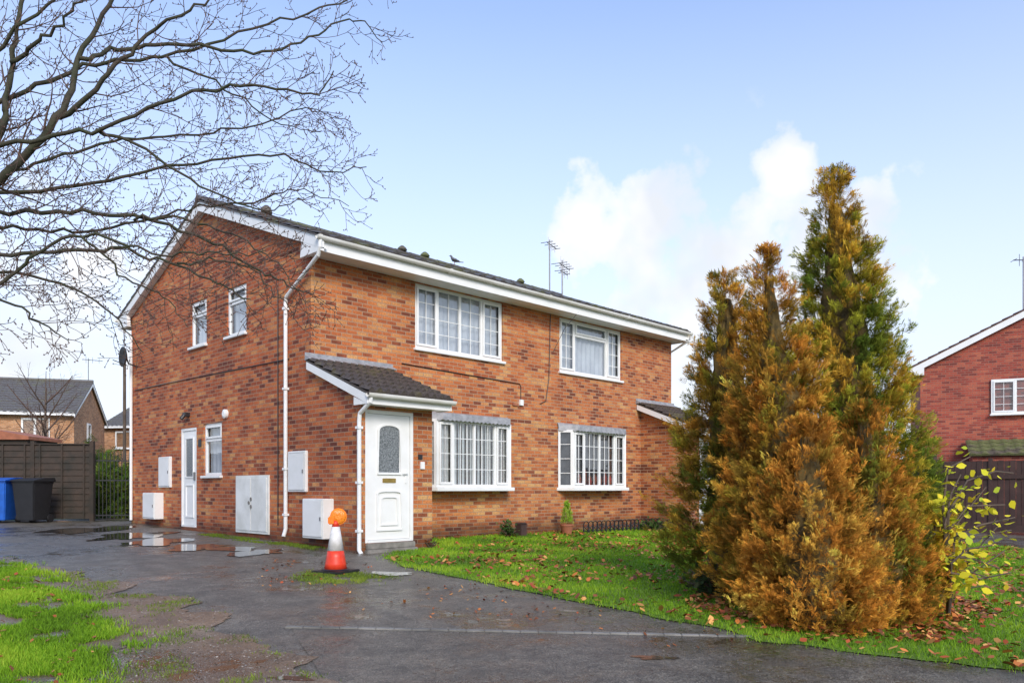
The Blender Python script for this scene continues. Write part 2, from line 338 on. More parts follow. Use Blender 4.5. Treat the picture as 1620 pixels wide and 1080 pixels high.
def pebbles(name,P,n,s0,s1,off,label,fall=1.4,c0=.06,c1=.34):
    x,y=scatter(P,n,fall); n=len(x); s=rng.uniform(s0,s1,n)**1; V=np.empty((n,4,3,3)); z=gzv(x,y)+off
    pts=rng.normal(0,1,(n,4,3)); pts/=np.linalg.norm(pts,axis=2)[:,:,None]; pts*=s[:,None,None]; pts[:,:,2]=abs(pts[:,:,2])*.7; base=np.stack([x,y,z],1)[:,None]
    pts=pts+base
    for j,(a,b,c) in enumerate(((0,1,2),(0,1,3),(0,2,3),(1,2,3))): V[:,j,0]=pts[:,a];V[:,j,1]=pts[:,b];V[:,j,2]=pts[:,c]
    c=rng.uniform(c0,c1,n)[:,None]*np.array([1,.88,.75]); cc=np.repeat(c,12,0)
    tag(npmesh(name,V.reshape(-1,3),3,M['dead'],cc),label,'pebbles',kind='stuff')
pebbles('pebbles',gravJ,18000,.003,.013,.005,'loose pebbles scattered over the muddy gravel track',1.4,.08,.45)
pebbles('grit',w2([(480,925),(900,950),(1180,1000),(1500,1060),(1700,1090),(1500,1300),(400,1300),(420,1000)]),5000,.002,.006,.003,'fine grit and stone chips scattered over the wet road',1.,.15,.5)
def leaves(name,n,label,P,keep,off=.05,size=(.025,.05)):
    x,y=scatter(P,n,.6); k=vnoise(x,y,.55,2)+.5*vnoise(x,y,2.5,7)+rng.uniform(-.35,.35,len(x))>keep; x=x[k];y=y[k]; n=len(x)
    a=rng.uniform(0,2*PI,n); s=rng.uniform(*size,n); t1=rng.normal(0,.35,n); t2=rng.normal(0,.35,n); z=gzv(x,y)+off+rng.uniform(0,.015,n)
    A=np.stack([np.cos(a),np.sin(a),t1],1)*s[:,None]; B=np.stack([-np.sin(a),np.cos(a),t2],1)*(s*.7)[:,None]; O=np.stack([x,y,z],1)
    V=np.empty((n,6,3)); 
    for j,(u,v) in enumerate(((1,0),(.35,.8),(-.5,.9),(-1,0),(-.4,-.8),(.45,-.85))): V[:,j]=O+A*u+B*v; V[:,j,2]+=.004*(j%2)
    pal=np.array([(.36,.08,.03),(.55,.18,.045),(.3,.10,.035),(.6,.3,.09),(.2,.07,.03)]); c=pal[rng.integers(0,5,n)]*rng.uniform(.6,1.3,n)[:,None]
    tag(npmesh(name,V.reshape(-1,3),6,M['dead'],np.repeat(c,6,0)),label,'leaves',kind='stuff')
leaves('fallen_leaves',11000,'brown and red fallen leaves scattered over the lawn',lawnP,-.05,.04,(.018,.045))
leaves('drive_leaves',600,'few wet fallen leaves on the asphalt drive',w2([(560,885),(700,915),(1000,975),(1180,1010),(1100,1030),(700,990),(400,930),(420,880)]),.15,.004,(.012,.025))
leaves('verge_leaves',500,'dead leaves lying on the muddy left verge',vergeP,.0,.03,(.012,.03))
litter=w2([(1080,960),(1180,990),(1330,1015),(1500,1020),(1600,990),(1500,930),(1150,900)])
leaves('conifer_litter',3500,'brown leaf litter under the clump of conifers',litter,-.2,.035,(.02,.04))
# ------------------------------------------------------------ the house pair
W=10.95; DP=8.13; SO=4.87
TF=lambda u,n,z:(u,-n,z); TG=lambda u,n,z:(-n,u,z); TB=lambda u,n,z:(u,DP+n,z); TE=lambda u,n,z:(W+n,u,z)
house=thing('house','pair of two-storey red brick semi-detached homes with white windows and two tiled porches','house')
def wall(T,u0,u1,z0,z1,ops,name,m,parent,reveal=.11,poly=None,label=None):
    us=sorted({u0,u1,*[a for o in ops for a in o[:2]]}); zs=sorted({z0,z1,*[a for o in ops for a in o[2:]]}); mb=MB(T)
    for i in range(len(us)-1):
        for j in range(len(zs)-1):
            uc=(us[i]+us[i+1])/2; zc=(zs[j]+zs[j+1])/2
            if any(o[0]<uc<o[1] and o[2]<zc<o[3] for o in ops): continue
            mb.quad((us[i],0,zs[j]),(us[i+1],0,zs[j]),(us[i+1],0,zs[j+1]),(us[i],0,zs[j+1]))
    for a,b,c,d in ops:
        mb.quad((a,0,c),(a,-reveal,c),(a,-reveal,d),(a,0,d)); mb.quad((b,0,c),(b,-reveal,c),(b,-reveal,d),(b,0,d))
        mb.quad((a,0,d),(b,0,d),(b,-reveal,d),(a,-reveal,d)); mb.quad((a,0,c),(b,0,c),(b,-reveal,c),(a,-reveal,c))
    if poly: mb.quad(*[(u,0,z) for u,z in poly])
    return mb.build(name,m,parent,recalc=False,label=label)
mir=lambda o:(W-o[1],W-o[0],o[2],o[3])
UW=(2.23,4.57,3.62,4.85); BW=(2.42,4.53,.98,2.28)
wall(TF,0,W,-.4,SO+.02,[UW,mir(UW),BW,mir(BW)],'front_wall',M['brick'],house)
GA=(4.0,4.76,3.92,4.86);GB=(2.29,3.10,3.92,4.86);GD=(4.48,5.27,.14,2.24);GW=(3.32,4.14,1.22,2.28)
RZ=6.80
rz_at=lambda y:5.06+(RZ-5.06)*(1-abs(y-DP/2)/(DP/2+.5))-.02
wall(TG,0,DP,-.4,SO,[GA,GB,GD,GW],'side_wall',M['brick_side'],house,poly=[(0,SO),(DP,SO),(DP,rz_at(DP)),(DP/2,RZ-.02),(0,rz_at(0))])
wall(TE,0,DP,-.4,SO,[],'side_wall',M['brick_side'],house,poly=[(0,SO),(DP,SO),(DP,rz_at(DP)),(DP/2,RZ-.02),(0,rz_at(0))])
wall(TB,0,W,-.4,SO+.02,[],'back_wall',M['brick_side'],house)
def tiles(mb,O,U,V,Wd,L,tw=.3,cs=.33,amp=.028,st=.022,sub=6):
    O=Vector(O);U=Vector(U).normalized();V=Vector(V).normalized();Nn=U.cross(V)
    if Nn.z<0: Nn=-Nn
    nc=max(1,round(L/cs)); cs=L/nc; nw=max(1,round(Wd/tw)); tw=Wd/nw; cols=nw*sub+1; vs=[];fs=[]
    for j in range(nc):
        for e in (0,1):
            for i in range(cols):
                t=(i%sub)/sub; pr=amp*(math.sin(PI*min(t/.62,1)) if t<.62 else -.15*math.sin(PI*(t-.62)/.38))
                h=pr+(st if e==0 else 0)+.004*noise.noise(Vector((i//sub*3.3,j*2.1,0)))
                p=O+U*(i*tw/sub)+V*((j+e)*cs)+Nn*h; vs.append(tuple(p))
    for r in range(2*nc-1):
        for i in range(cols-1): fs.append((r*cols+i,r*cols+i+1,(r+1)*cols+i+1,(r+1)*cols+i))
    k=len(vs); 
    for i in range(cols): vs.append(tuple(O+U*(i*tw/sub)-Nn*.012))
    for i in range(cols-1): fs.append((i,i+1,k+i+1,k+i))
    mb.add(vs,fs)
    a=O;b=O+U*Wd;c=b+V*L;d=a+V*L
    vv=[tuple(p+Nn*q) for q in (-.035,-.006) for p in (a,b,c,d)]
    mb.add(vv,[(3,2,1,0),(4,5,6,7),(0,1,5,4),(1,2,6,5),(2,3,7,6),(3,0,4,7)])
rf=MB(); sl=Vector((0,DP/2+.5,RZ-5.06)); 
tiles(rf,(-.16,-.5,5.10),(1,0,0),sl,W+.32,sl.length)
sl2=Vector((0,-(DP/2+.5),RZ-5.06)); tiles(rf,(-.16,DP+.5,5.10),(1,0,0),sl2,W+.32,sl.length)
roof=rf.build('roof',M['tile'],house,recalc=False)
rd=MB(); nr=25; wd=(W+.34)/nr
for i in range(nr):
    x0=-.17+i*wd; pts=[]
    for e,rr in ((x0,.125),(x0+wd-.006,.115)):
        for k in range(9):
            g=PI*k/8; pts.append((e,DP/2+rr*math.cos(g),RZ+.02+rr*.85*math.sin(g)))
    rd.add(pts,[(k,k+1,10+k,9+k) for k in range(8)]+[tuple(range(9)),tuple(range(9,18))])
rd.build('ridge_tiles',M['tile'],roof,recalc=False)
for sx,T in ((-1,-.12),(1,W+.12)):
    x0,x1=(T-.02,T+.02)
    for y0,y1 in ((-.5,DP/2),(DP+.5,DP/2)):
        zb=5.075; zt=RZ+.0
        MB().prism([(y0,zb-.0),(y1,zt),(y1,zt-.19),(y0,zb-.19)],x0,x1,'u').build('barge_board',M['upvc'],house)
        s=1 if y0<0 else -1
        MB().prism([(y0,zb-.02),(y0+s*.55,zb+.18),(y0+s*.62,SO-.03),(y0,SO-.03)],x0+(.003 if sx<0 else -.042),x1+(.042 if sx<0 else -.003),'u').build('box_end',M['upvc'],house)
        MB().prism([(y0,zb-.18),(y1,zt-.18),(y1,zt-.195),(y0,zb-.195)],T if sx<0 else W,.0 if sx<0 else T,'u').build('verge_soffit',M['upvc'],house)
for yf,s in ((-.43,-1),(DP+.43,1)):
    ya,yb=sorted((yf,yf+s*.02))
    MB().box(-.12,W+.12,ya,yb,SO-.02,5.08).build('fascia',M['upvc'],house)
    ya,yb=sorted((yf,0 if s<0 else DP))
    MB().box(-.12,W+.12,ya+.001,yb-.001,SO-.005,SO+.01).build('soffit',M['upvc'],house)
    g=MB(); prof=[(yf+s*(.025+.052-.052*math.cos(PI*k/8)),5.07-.06*math.sin(PI*k/8)) for k in range(9)]
    pr=prof+[(yf+s*(.025+.052-.046*math.cos(PI*k/8)),5.074-.054*math.sin(PI*k/8)) for k in range(8,-1,-1)]
    g.prism(pr,-.2,W+.2,'u')
    for i in range(5): 
        x=-.15+i*(W+.3)/4; g.prism([(a+s*.003*(1 if j>4 else -1),b-.005) for j,(a,b) in enumerate(prof)]+[(prof[-1][0]+s*.004,5.082),(prof[0][0],5.082)],x-.03,x+.03,'u')
    g.build('gutter',M['cream'],house)
def rpipe(path,name='downpipe',r=.034,parent=house,m='upvc',clips=(),T=None):
    o=MB(T).tube(path,r,10); 
    for c in clips: o.box(c[0]-.045,c[0]+.045,c[1]-.05,c[1]+.035,c[2]-.02,c[2]+.02)
    return o.build(name,M[m],parent,smooth=False)
rpipe([(-.13,-.50,5.02),(-.13,-.49,4.9),(-.12,-.42,4.78),(-.06,.7,4.3),(-.05,.75,4.2),(-.05,.75,.25),(-.09,.75,.12)],clips=[(-.05,.757,z) for z in (4.1,2.7,1.3,.5)])
rpipe([(-.1,DP+.48,5.02),(-.1,DP+.45,4.85),(-.05,DP-.12,4.6),(-.05,DP-.12,.2)])
rpipe([(W+.08,-.5,5.02),(W+.08,-.45,4.85),(W+.06,.1,4.6),(W+.06,.2,.0)])
BRW=.0065
def window(parent,T,o,lights,bars=(2,4),sill=True,inside='curtain',rn=0.,label=None,fw=.055,top=None):
    u0,u1,z0,z1=o; n0,n1=rn-.09,rn-.035; f=MB(T)
    f.box(u0,u1,n0,n1,z0,z0+fw); f.box(u0,u1,n0,n1,z1-fw,z1); f.box(u0,u0+fw,n0,n1,z0+fw,z1-fw); f.box(u1-fw,u1,n0,n1,z0+fw,z1-fw)
    cum=[0]; 
    for l in lights: cum.append(cum[-1]+l[0])
    tot=cum[-1]; X=[u0+(u1-u0)*c/tot for c in cum]; grids=[]
    for i,l in enumerate(lights):
        if i: f.box(X[i]-.028,X[i]+.028,n0,n1,z0+fw,z1-fw)
        a=X[i]+(fw if i==0 else .03); b=X[i+1]-(fw if i==len(lights)-1 else .03); c=z0+fw; d=z1-fw
        if len(l)>2 and l[2]:
            zt=c+(d-c)*(1-l[2]); f.box(a,b,n0,n1,zt-.03,zt+.03)
            f2=.04; 
            for q in ((a,b,zt+.03,zt+.03+f2),(a,b,d-f2,d),(a,a+f2,zt+.03+f2,d-f2),(b-f2,b,zt+.03+f2,d-f2)): f.box(q[0],q[1],n1-.01,n1+.022,q[2],q[3])
            d=zt-.03
        if l[1]:
            f2=.045
            for q in ((a,b,c,c+f2),(a,b,d-f2,d),(a,a+f2,c+f2,d-f2),(b-f2,b,c+f2,d-f2)): f.box(q[0],q[1],n1-.01,n1+.022,q[2],q[3])
        if bars:
            nx,ny=l[3] if len(l)>3 else bars
            if nx*ny>1:
                bb=MB(T); grids.append(bb)
                for k in range(1,nx): x=a+(b-a)*k/nx; bb.box(x-BRW,x+BRW,n0+.03,n0+.042,c,d)
                for k in range(1,ny): z=c+(d-c)*k/ny; bb.box(a,b,n0+.028,n0+.040,z-BRW,z+BRW)
    w=f.build('window',M['upvc'],parent,bev=.004,label=label)
    MB(T).quad((u0+.02,n0+.022,z0+.02),(u1-.02,n0+.022,z0+.02),(u1-.02,n0+.022,z1-.02),(u0+.02,n0+.022,z1-.02)).build('pane',M['glass'],w,recalc=False)
    for bb in grids: bb.build('glazing_bars',M['upvc'],w)
    if inside=='blind':
        s=MB(T); k=int((u1-u0)/.1)
        for i in range(k):
            u=u0+(u1-u0)*(i+.5)/k; s.quad((u-.045,n0-.045,z0),(u+.05,n0-.085,z0),(u+.05,n0-.085,z1),(u-.045,n0-.045,z1))
        s.build('vertical_blind',M['blind'],w,recalc=False)
    elif inside:
        s=MB(T); k=int((u1-u0)/.02)+1; 
        for i in range(k):
            a=u0+(u1-u0)*i/k; b=u0+(u1-u0)*(i+1)/k
            s.quad((a,n0-.07+.015*math.sin(a*38),z0-.02),(b,n0-.07+.015*math.sin(b*38),z0-.02),(b,n0-.07+.015*math.sin(b*38),z1+.02),(a,n0-.07+.015*math.sin(a*38),z1+.02))
        s.build('curtain',M['curtain' if inside=='curtain' else 'dark_in'],w,smooth=True,recalc=False)  # net curtain, else a dark sheet painted as the unlit room
    if sill: MB(T).box(u0-.04,u1+.04,rn-.04,rn+.06,z0-.055,z0-.002).build('sill',M['upvc'],w,bev=.008)
    return w
window(house,TF,UW,[(1,1,0,(2,4)),(1.0,0,0,(2,4)),(1.0,0,0,(2,4)),(1,1,0,(2,4))],label='upper window of left home with grid bars')
window(house,TF,mir(UW),[(1,1,0,(2,4)),(2.1,0,.25,(1,1)),(1,1,0,(2,4))],label='upper window of right home with wide middle light')
def bay(o,inside,lb):
    u0,u1,z0,z1=o; dn=.26
    w=window(house,TF,(u0+.12,u1-.02,z0,z1),[(.85,1,0,(2,4)),(1.15,0,0,(3,4)),(1.15,0,0,(3,4)),(.85,1,.0,(2,4))],sill=False,inside=inside,rn=dn+.035,label=lb)
    for sd in (1,-1):
        if sd>0: p0=Vector((u0-.08,0,0));p1=Vector((u0+.12,-dn,0))
        else: p0=Vector((u1-.02,-dn,0));p1=Vector((u1+.12,0,0))
        dr=(p1-p0);L=dr.length;dr.normalize(); nn=Vector((dr.y,-dr.x,0))
        Ts=lambda u,n,z,p0=p0,dr=dr,nn=nn:tuple(p0+dr*u+nn*(n+.03)+Vector((0,0,z)))
        s=MB(Ts)
        for q in ((0,L,z0,z0+.055),(0,L,z1-.055,z1),(0,.05,z0+.055,z1-.055),(L-.05,L,z0+.055,z1-.055)): s.box(q[0],q[1],-.06,0,q[2],q[3])
        for k in (1,2,3): s.box(.05,L-.05,-.035,-.02,z0+(z1-z0)*k/4-BRW,z0+(z1-z0)*k/4+BRW)
        sb=s.build('bay_side',M['upvc'],w); 
        if inside=='blind': MB(Ts).quad((.04,-.075,z0+.03),(L-.04,-.075,z0+.03),(L-.04,-.075,z1-.03),(.04,-.075,z1-.03)).build('side_blind',M['blind'],w,recalc=False)
        else: MB(Ts).quad((.04,-.075,z0+.03),(L-.04,-.075,z0+.03),(L-.04,-.075,z1-.03),(.04,-.075,z1-.03)).build('side_dim_room',M['dark_in'],w,recalc=False)  # dark sheet painted as the unlit room behind the side pane
        MB(Ts).quad((.05,-.04,z0+.05),(L-.05,-.04,z0+.05),(L-.05,-.04,z1-.05),(.05,-.04,z1-.05)).build('pane',M['glass'],w,recalc=False)
    MB().prism([(u0-.14,.0),(u0+.06,-dn-.09),(u1+.04,-dn-.09),(u1+.2,.0)],z0-.075,z0-.002,'z').build('sill',M['upvc'],w,bev=.008)
    MB().prism([(u0-.1,.0),(u0+.12,-dn-.0),(u1-.02,-dn-.0),(u1+.13,.0)],z1+.001,z1+.03,'z').build('bay_top',M['upvc'],w)
    if inside!='blind':
        f=MB()
        for i in range(9):
            x=u0+.3+i*.19; h=random.uniform(.12,.3); f.tube([(x,-dn+.13,z0+.02),(x,-dn+.13,z0+h),(x+.02,-dn+.13,z0+h+.12)],[.05,.07,.03],6)
        f.build('sill_flowers',M['redflower'],w)
    c=MB(); ns=44; top=[];mid=[];hem=[]
    for i in range(ns+1):
        t=i/ns; x=u0-.12+(u1-u0+.3)*t; e=min(1,t*7,(1-t)*9); yo=-(dn+.05)*e
        top.append((x,-.004,z1+.17)); mid.append((x,yo-.035,z1+.11)); hem.append((x,yo-.05,z1-.01-.025*abs(math.sin(i*PI/2))-.008*noise.noise(Vector((i,0,0)))))
    k=ns+1; c.add(top+mid+hem,[(i,i+1,k+i+1,k+i) for i in range(ns)]+[(k+i,k+i+1,2*k+i+1,2*k+i) for i in range(ns)])
    c.build('lead_canopy',M['grey_lead'],house,recalc=False)
bay(BW,'blind','bay window of left home with vertical blinds'); bay(mir(BW),'dark','bay window of right home with dark interior')
for o_ in (GA,GB): window(house,TG,o_,[(1,0,.3)],bars=None,inside='curtain')
window(house,TG,GW,[(1,0,.3)],bars=None,inside='curtain',label='ground floor side window with open top light')
def door(T,o,style,label):
    u0,u1,z0,z1=o; f=.06; n=-.03
    d=MB(T); a,b,c,e=u0+f,u1-f,z0+.04,z1-f; d.box(a+.004,b-.004,n-.045,n,c+.004,e-.004)
    dr=d.build('door',M['upvc'],house,bev=.003,label=label)
    fr=MB(T); fr.box(u0,u0+f,n-.06,n+.02,z0,z1); fr.box(u1-f,u1,n-.06,n+.02,z0,z1); fr.box(u0+f,u1-f,n-.06,n+.02,z1-f,z1); fr.box(u0+f,u1-f,n-.06,n+.03,z0,z0+.04)
    fr.build('frame',M['upvc'],dr,bev=.004)
    w=b-a; cx=(a+b)/2; h=e-c
    def ringp(pts,wd,n0,n1,mb):
        k=len(pts); P=[Vector(p) for p in pts]; ctr=sum(P,Vector((0,0)))/k
        inn=[p+(ctr-p).normalized()*wd for p in P]
        for i in range(k):
            j=(i+1)%k; q=[P[i],P[j],inn[j],inn[i]]
            mb.prism([(v.x,v.y) for v in q],n0,n1)
    if style=='main':
        gx=w*.24; g0=c+h*.53; g1=c+h*.86; arch=[(cx-gx,g0),(cx+gx,g0)]+[(cx+gx*math.cos(PI*k/10),g1+gx*.55*math.sin(PI*k/10)) for k in range(11)]
        MB(T).prism(arch,n+.002,n+.006).build('glass_panel',M['obscure'],dr)
        mo=MB(T); ringp([(cx+(x-cx)*1.16,g0+(z-g0)*1.06-.02) for x,z in arch],.035,n,n+.024,mo)
        px_,p0,p1=w*.3,c+h*.07,c+h*.37; pan=[(cx-px_,p0),(cx+px_,p0),(cx+px_,p1)]+[(cx+px_*math.cos(PI*k/8),p1+.05*math.sin(PI*k/8)) for k in range(1,8)]+[(cx-px_,p1)]
        ringp(pan,.03,n,n+.024,mo); pan2=[(cx+(x-cx)*.66,(p0+p1)/2+(z-(p0+p1)/2)*.72) for x,z in pan]; ringp(pan2,.025,n,n+.02,mo); mo.build('moulding',M['upvc'],dr)
        MB(T).box(cx-.13,cx+.13,n+.001,n+.014,c+h*.455,c+h*.49).build('letterbox',M['brass'],dr,bev=.004)
        MB(T).box(b-.1,b-.06,n,n+.012,c+.9,c+1.12).box(b-.17,b-.065,n+.03,n+.045,c+1.05,c+1.075).box(b-.09,b-.07,n+.01,n+.035,c+1.05,c+1.075).build('handle',M['upvc'],dr,bev=.003)
    else:
        mo=MB(T)
        for p0,p1,mt in ((c+h*.5,c+h*.93,'obscure'),(c+h*.08,c+h*.43,None)):
            r=[(cx-w*.3,p0),(cx+w*.3,p0),(cx+w*.3,p1),(cx-w*.3,p1)]; 
            for q in ((r[0][0],r[1][0],p0,p0+.03),(r[0][0],r[1][0],p1-.03,p1),(r[0][0],r[0][0]+.03,p0+.03,p1-.03),(r[1][0]-.03,r[1][0],p0+.03,p1-.03)): mo.box(q[0],q[1],n-.001,n+.016,q[2],q[3])
            if mt: MB(T).box(r[0][0]+.03,r[1][0]-.03,n+.001,n+.005,p0+.03,p1-.03).build('glass_panel',M[mt],dr)
        mo.build('moulding',M['upvc'],dr); MB(T).box(a+.05,a+.08,n,n+.04,c+.95,c+1.12).build('handle',M['steel'],dr,bev=.004)
    return dr
door(TG,GD,'side','white side door with tall glass panel')
PD=1.47; PW=1.42
def porch(mirror):
    mx=(lambda x:W-x) if mirror else (lambda x:x)
    TP=lambda u,n,z:(mx(u),-PD-n,z)
    DO=(.07,1.03,.10,2.2)
    mb_=M['brick']
    wall(TP,0.0,PW,-.4,2.5,[DO],'porch_wall',mb_,house,.09)
    for x in (0.,PW):
        Ts=lambda u,n,z,x=x:(mx(x),u,z)
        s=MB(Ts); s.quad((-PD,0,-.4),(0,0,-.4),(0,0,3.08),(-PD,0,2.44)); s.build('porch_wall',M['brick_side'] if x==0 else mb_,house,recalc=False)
    y0,z0,y1,z1=-1.80,2.42,-.012,3.12
    r=MB(); V=Vector((0,y1-y0,z1-z0)); xa,xb=(-.1,PW+.18) if not mirror else (W-PW-.18,W+.1)
    tiles(r,(xa,y0,z0),(1,0,0),V,xb-xa,V.length,.15,.27,.05,.035,8)
    pr=r.build('porch_roof',M['tile_porch'],house,recalc=False)
    for x in (xa+.0,xb-.03):
        MB().prism([(y0+.03,z0-.035),(y1,z1-.035),(y1,z1-.165),(y0+.03,z0-.17)],x+.001,x+.028,'u').build('barge_board',M['upvc'],pr)
        MB().prism([(y0+.03,z0-.17),(y0+.4,z0-.04),(y0+.4,z0-.17)],x+.004,x+.025,'u').build('box_end',M['upvc'],pr)
    MB().box(xa+.03,xb-.03,y0+.04,y0+.06,z0-.17,z0-.02).build('fascia',M['upvc'],pr)
    MB().box(xa+.03,xb-.03,y0+.061,-PD+.0,z0-.165,z0-.155).build('soffit',M['upvc'],pr)
    yf=y0+.035; prof=[(yf-(.05-.05*math.cos(PI*k/8)),z0-.02-.06*math.sin(PI*k/8)) for k in range(9)]
    MB().prism(prof+[(a+.0,b+.006) for a,b in prof[::-1]],xa-.03,xb+.03,'u').build('gutter',M['cream'],pr)
    MB().prism([(-.13,3.12),(-.13,3.135),(-.012,3.19),(-.012,3.24),(-.002,3.24),(-.002,3.1)],xa-.02,xb+.1 if not mirror else xb+.02,'u').build('flashing',M['grey_lead'],pr)
    door(TP,DO,'main','white front door with arched glass and brass letterbox' if not mirror else 'front door of right home')
    s=MB(TP); s.box(.05,1.05,.0,.09,-.3,.0); s.box(.07,1.03,.0,.05,.001,.095); s.build('doorstep',M['concrete'],house,bev=.01)
    xx=mx(-.055)
    rpipe([(xx,-1.80,2.36),(xx,-1.79,2.28),(xx,-PD-.04,2.12),(xx,-PD-.02,2.0),(xx,-PD-.02,.0),(xx,-PD-.08,-.06)],clips=[(xx,-PD-.01,z) for z in (1.9,1.05,.3)])
porch(False); porch(True)
def mbox(u0,u1,z0,z1,n=.05,m='white_old',name='meter_box',slope=0,label=None):
    b=MB(TG); b.box(u0,u1,-.01,n,z0,z1); o=b.build(name,M[m],house,bev=.008,label=label)
    MB(TG).box(u0+.03,u1-.03,n+.001,n+.012,z0+.03,z1-.03).build('lid',M[m],o,bev=.006)
    MB(TG).box(u0+.05,u0+.08,n+.012,n+.022,(z0+z1)/2-.03,(z0+z1)/2+.03).build('latch',M['steel'],o)
mbox(5.74,6.36,.98,1.66); mbox(6.2,6.88,.27,.86,.2); mbox(.1,.68,.9,1.6); mbox(-.69,-.06,.14,.79,.2,)
cu=MB(TG).box(1.4,2.67,-.02,.03,.12,1.2).build('cupboard',M['white_dirty'],house,bev=.006,label='weathered white double cupboard door')
for a,b in ((1.45,2.03),(2.05,2.62)): MB(TG).box(a,b,.031,.045,.17,1.15).build('cupboard_door',M['white_dirty'],cu,bev=.004)
gr=MB(TG)
for i in range(3): gr.lathe([(.035,0),(.035,.01)],(2.02+(i%2)*.08,.045,.62+.07*i),12,'y')
gr.build('vent',M['concrete'],cu)
MB(TG).lathe([(.09,0),(.09,.05),(.05,.07)],(3.12,0.,2.42),16,'y').build('round_vent',M['upvc'],house)
MB(TG).box(4.8,4.95,0,.1,2.48,2.56).tube([(4.87,.1,2.5),(4.87,.16,2.42)],.04,8).build('lamp',M['black'],house)
MB(TG).box(4.24,4.38,0,.012,1.82,1.98).build('number_plate',M['black'],house)
MB().box(1.16,1.24,-PD-.03,-PD,1.28,1.4).build('bell_push',M['upvc'],house)
MB().box(1.12,1.2,-PD-.02,-PD,1.44,1.52).build('key_safe',M['black'],house)
def cable(pts,name='cable',r=.009,m='black'): MB().tube(pts,r,5).build(name,M[m],house)
cable([(-.015,1.08,4.5),(-.015,1.08,.3)],r=.010)
cable([(-.012,.7,3.22),(-.012,4,3.27),(-.012,7.9,3.3)],r=.009)
cable([(1.9,-.012,3.28),(3.4,-.012,3.24),(5.06,-.012,3.2),(5.1,-.012,3.15),(5.1,-.012,2.85)],r=.010)
cable([(6.05,-.02,4.85),(6.02,-.02,4.0),(6.0,-.02,3.4),(5.9,-.02,2.9),(5.7,-.02,2.82)],r=.009)
cable([(6.5,-.45,4.9),(6.2,-.3,4.5),(6.05,-.1,4.0)],r=.006)
MB().box(5.05,5.15,-.05,0,2.74,2.86).build('junction_box',M['upvc'],house); MB().box(4.85,5.02,-.03,0,2.72,2.78).build('vent',M['terra'],house)
dsh=MB(TG).lathe([(.0,0),(.12,.015),(.2,.05),(.24,.08),(.235,.09),(.12,.03),(.0,.012)],(7.75,.25,4.05),20,'y').build('satellite_dish',M['black'],house,smooth=True)
MB(TG).tube([(7.75,0,3.85),(7.75,.2,3.9),(7.75,.25,4.05)],.018,6).tube([(7.75,.22,3.85),(7.75,.55,3.95)],.01,6).build('bracket',M['black'],dsh)
def aerial(x,h,yagi,parent=house,y=DP/2,z=RZ+.05,name='aerial'):
    a=MB(); a.tube([(x,y,z-.1),(x,y,z+h)],.022,6)
    for zz,ln,k,spread in yagi:
        dirv=Vector((.9,.3,0)).normalized(); c=Vector((x,y,z+zz)); a.tube([c-dirv*ln*.3,c+dirv*ln*.7],.017,4)
        sdv=Vector((-dirv.y,dirv.x,.0))
        for i in range(k):
            p=c+dirv*(ln*(-.28+.98*i/(k-1))); s=spread*(1-.4*i/k); a.tube([p-Vector((0,0,s)) if i%2 else p-sdv*s,p+Vector((0,0,s)) if i%2 else p+sdv*s],.010,4)
    a.build(name,M['steel'],parent)
aerial(10.72,1.65,[(1.52,.75,7,.2)],y=DP/2+.1); aerial(10.9,1.1,[(.95,.85,8,.26),(.75,.6,6,.18)],y=DP/2-.25,z=RZ-.05)
for x,h in ((1.34,.14),(5.02,.08),(5.75,.08),(9.3,.08)):
    MB().lathe([(.1,0),(.13,.03),(.1,h),(.04,h+.05)],(x,DP/2-.03,RZ+.1),12).build('roof_vent',M['tile_moss'],roof)
def pigeon(loc,rz):
    t=thing('pigeon','grey pigeon standing on the roof ridge','bird',loc,rz); t.scale=(.85,.85,.85)
    MB().tube([(-.17,0,.10),(-.1,0,.115),(-.03,0,.13),(.05,0,.155),(.09,0,.2),(.11,0,.25),(.135,0,.265),(.155,0,.262)],[.01,.035,.06,.062,.042,.03,.03,.012],10).build('body',M['pigeon'],t,smooth=True)
    MB().prism([(-.28,-.02),(-.28,.02),(-.1,.03),(-.1,-.03)],.085,.1,'z').build('tail',M['pigeon'],t)
    MB().tube([(.15,0,.262),(.19,0,.255)],[.01,.003],6).build('beak',M['black'],t)
    for s in (-1,1):
        MB().tube([(.08,s*.055,.16),(0,s*.064,.14),(-.14,s*.035,.12)],[.02,.03,.008],6).build('wing',M['pigeon'],t,smooth=True); MB().tube([(.01,s*.025,.08),(.015,s*.025,0),(.04,s*.025,0)],.006,5).build('leg',M['terra'],t)
pigeon((6.8,DP/2,RZ+.13),R(150))
# ------------------------------------------------------------ traffic cone and lamp
p=G(531,905); cone=thing('traffic_cone','orange traffic cone with a white band and black base on the wet drive','traffic cone',p,R(20))
MB().box(-.22,.22,-.22,.22,0,.035).lathe([(.19,.035),(.165,.05)],n=24).build('base',M['black'],cone,bev=.01)
prof=lambda z:.148-.178*z
MB().lathe([(prof(z)+.003,z) for z in (.05,.12,.2,.28)],n=32).build('body',M['orange'],cone,smooth=True)
MB().lathe([(prof(.28)+.006,.28),(prof(.58)+.006,.58)],n=32).build('sleeve',M['whiteband'],cone,smooth=True)
MB().lathe([(prof(.58)+.002,.58),(prof(.66)+.002,.66)],n=32).build('neck',M['orange'],cone,smooth=True)
lp=thing('warning_lamp','amber hazard lamp fitted on top of the traffic cone','lamp',p+Vector((0,0,.61)),CAMROT+R(12))
MB().box(-.095,-.01,-.035,.035,.0,.10).build('battery_case',M['lampor'],lp,bev=.012)
MB().lathe([(.04,-.036),(.08,-.025),(.098,-.01),(.098,.01),(.08,.025),(.04,.036)],(.035,0,.10),32,'y').build('lens',M['lens'],lp,smooth=False)
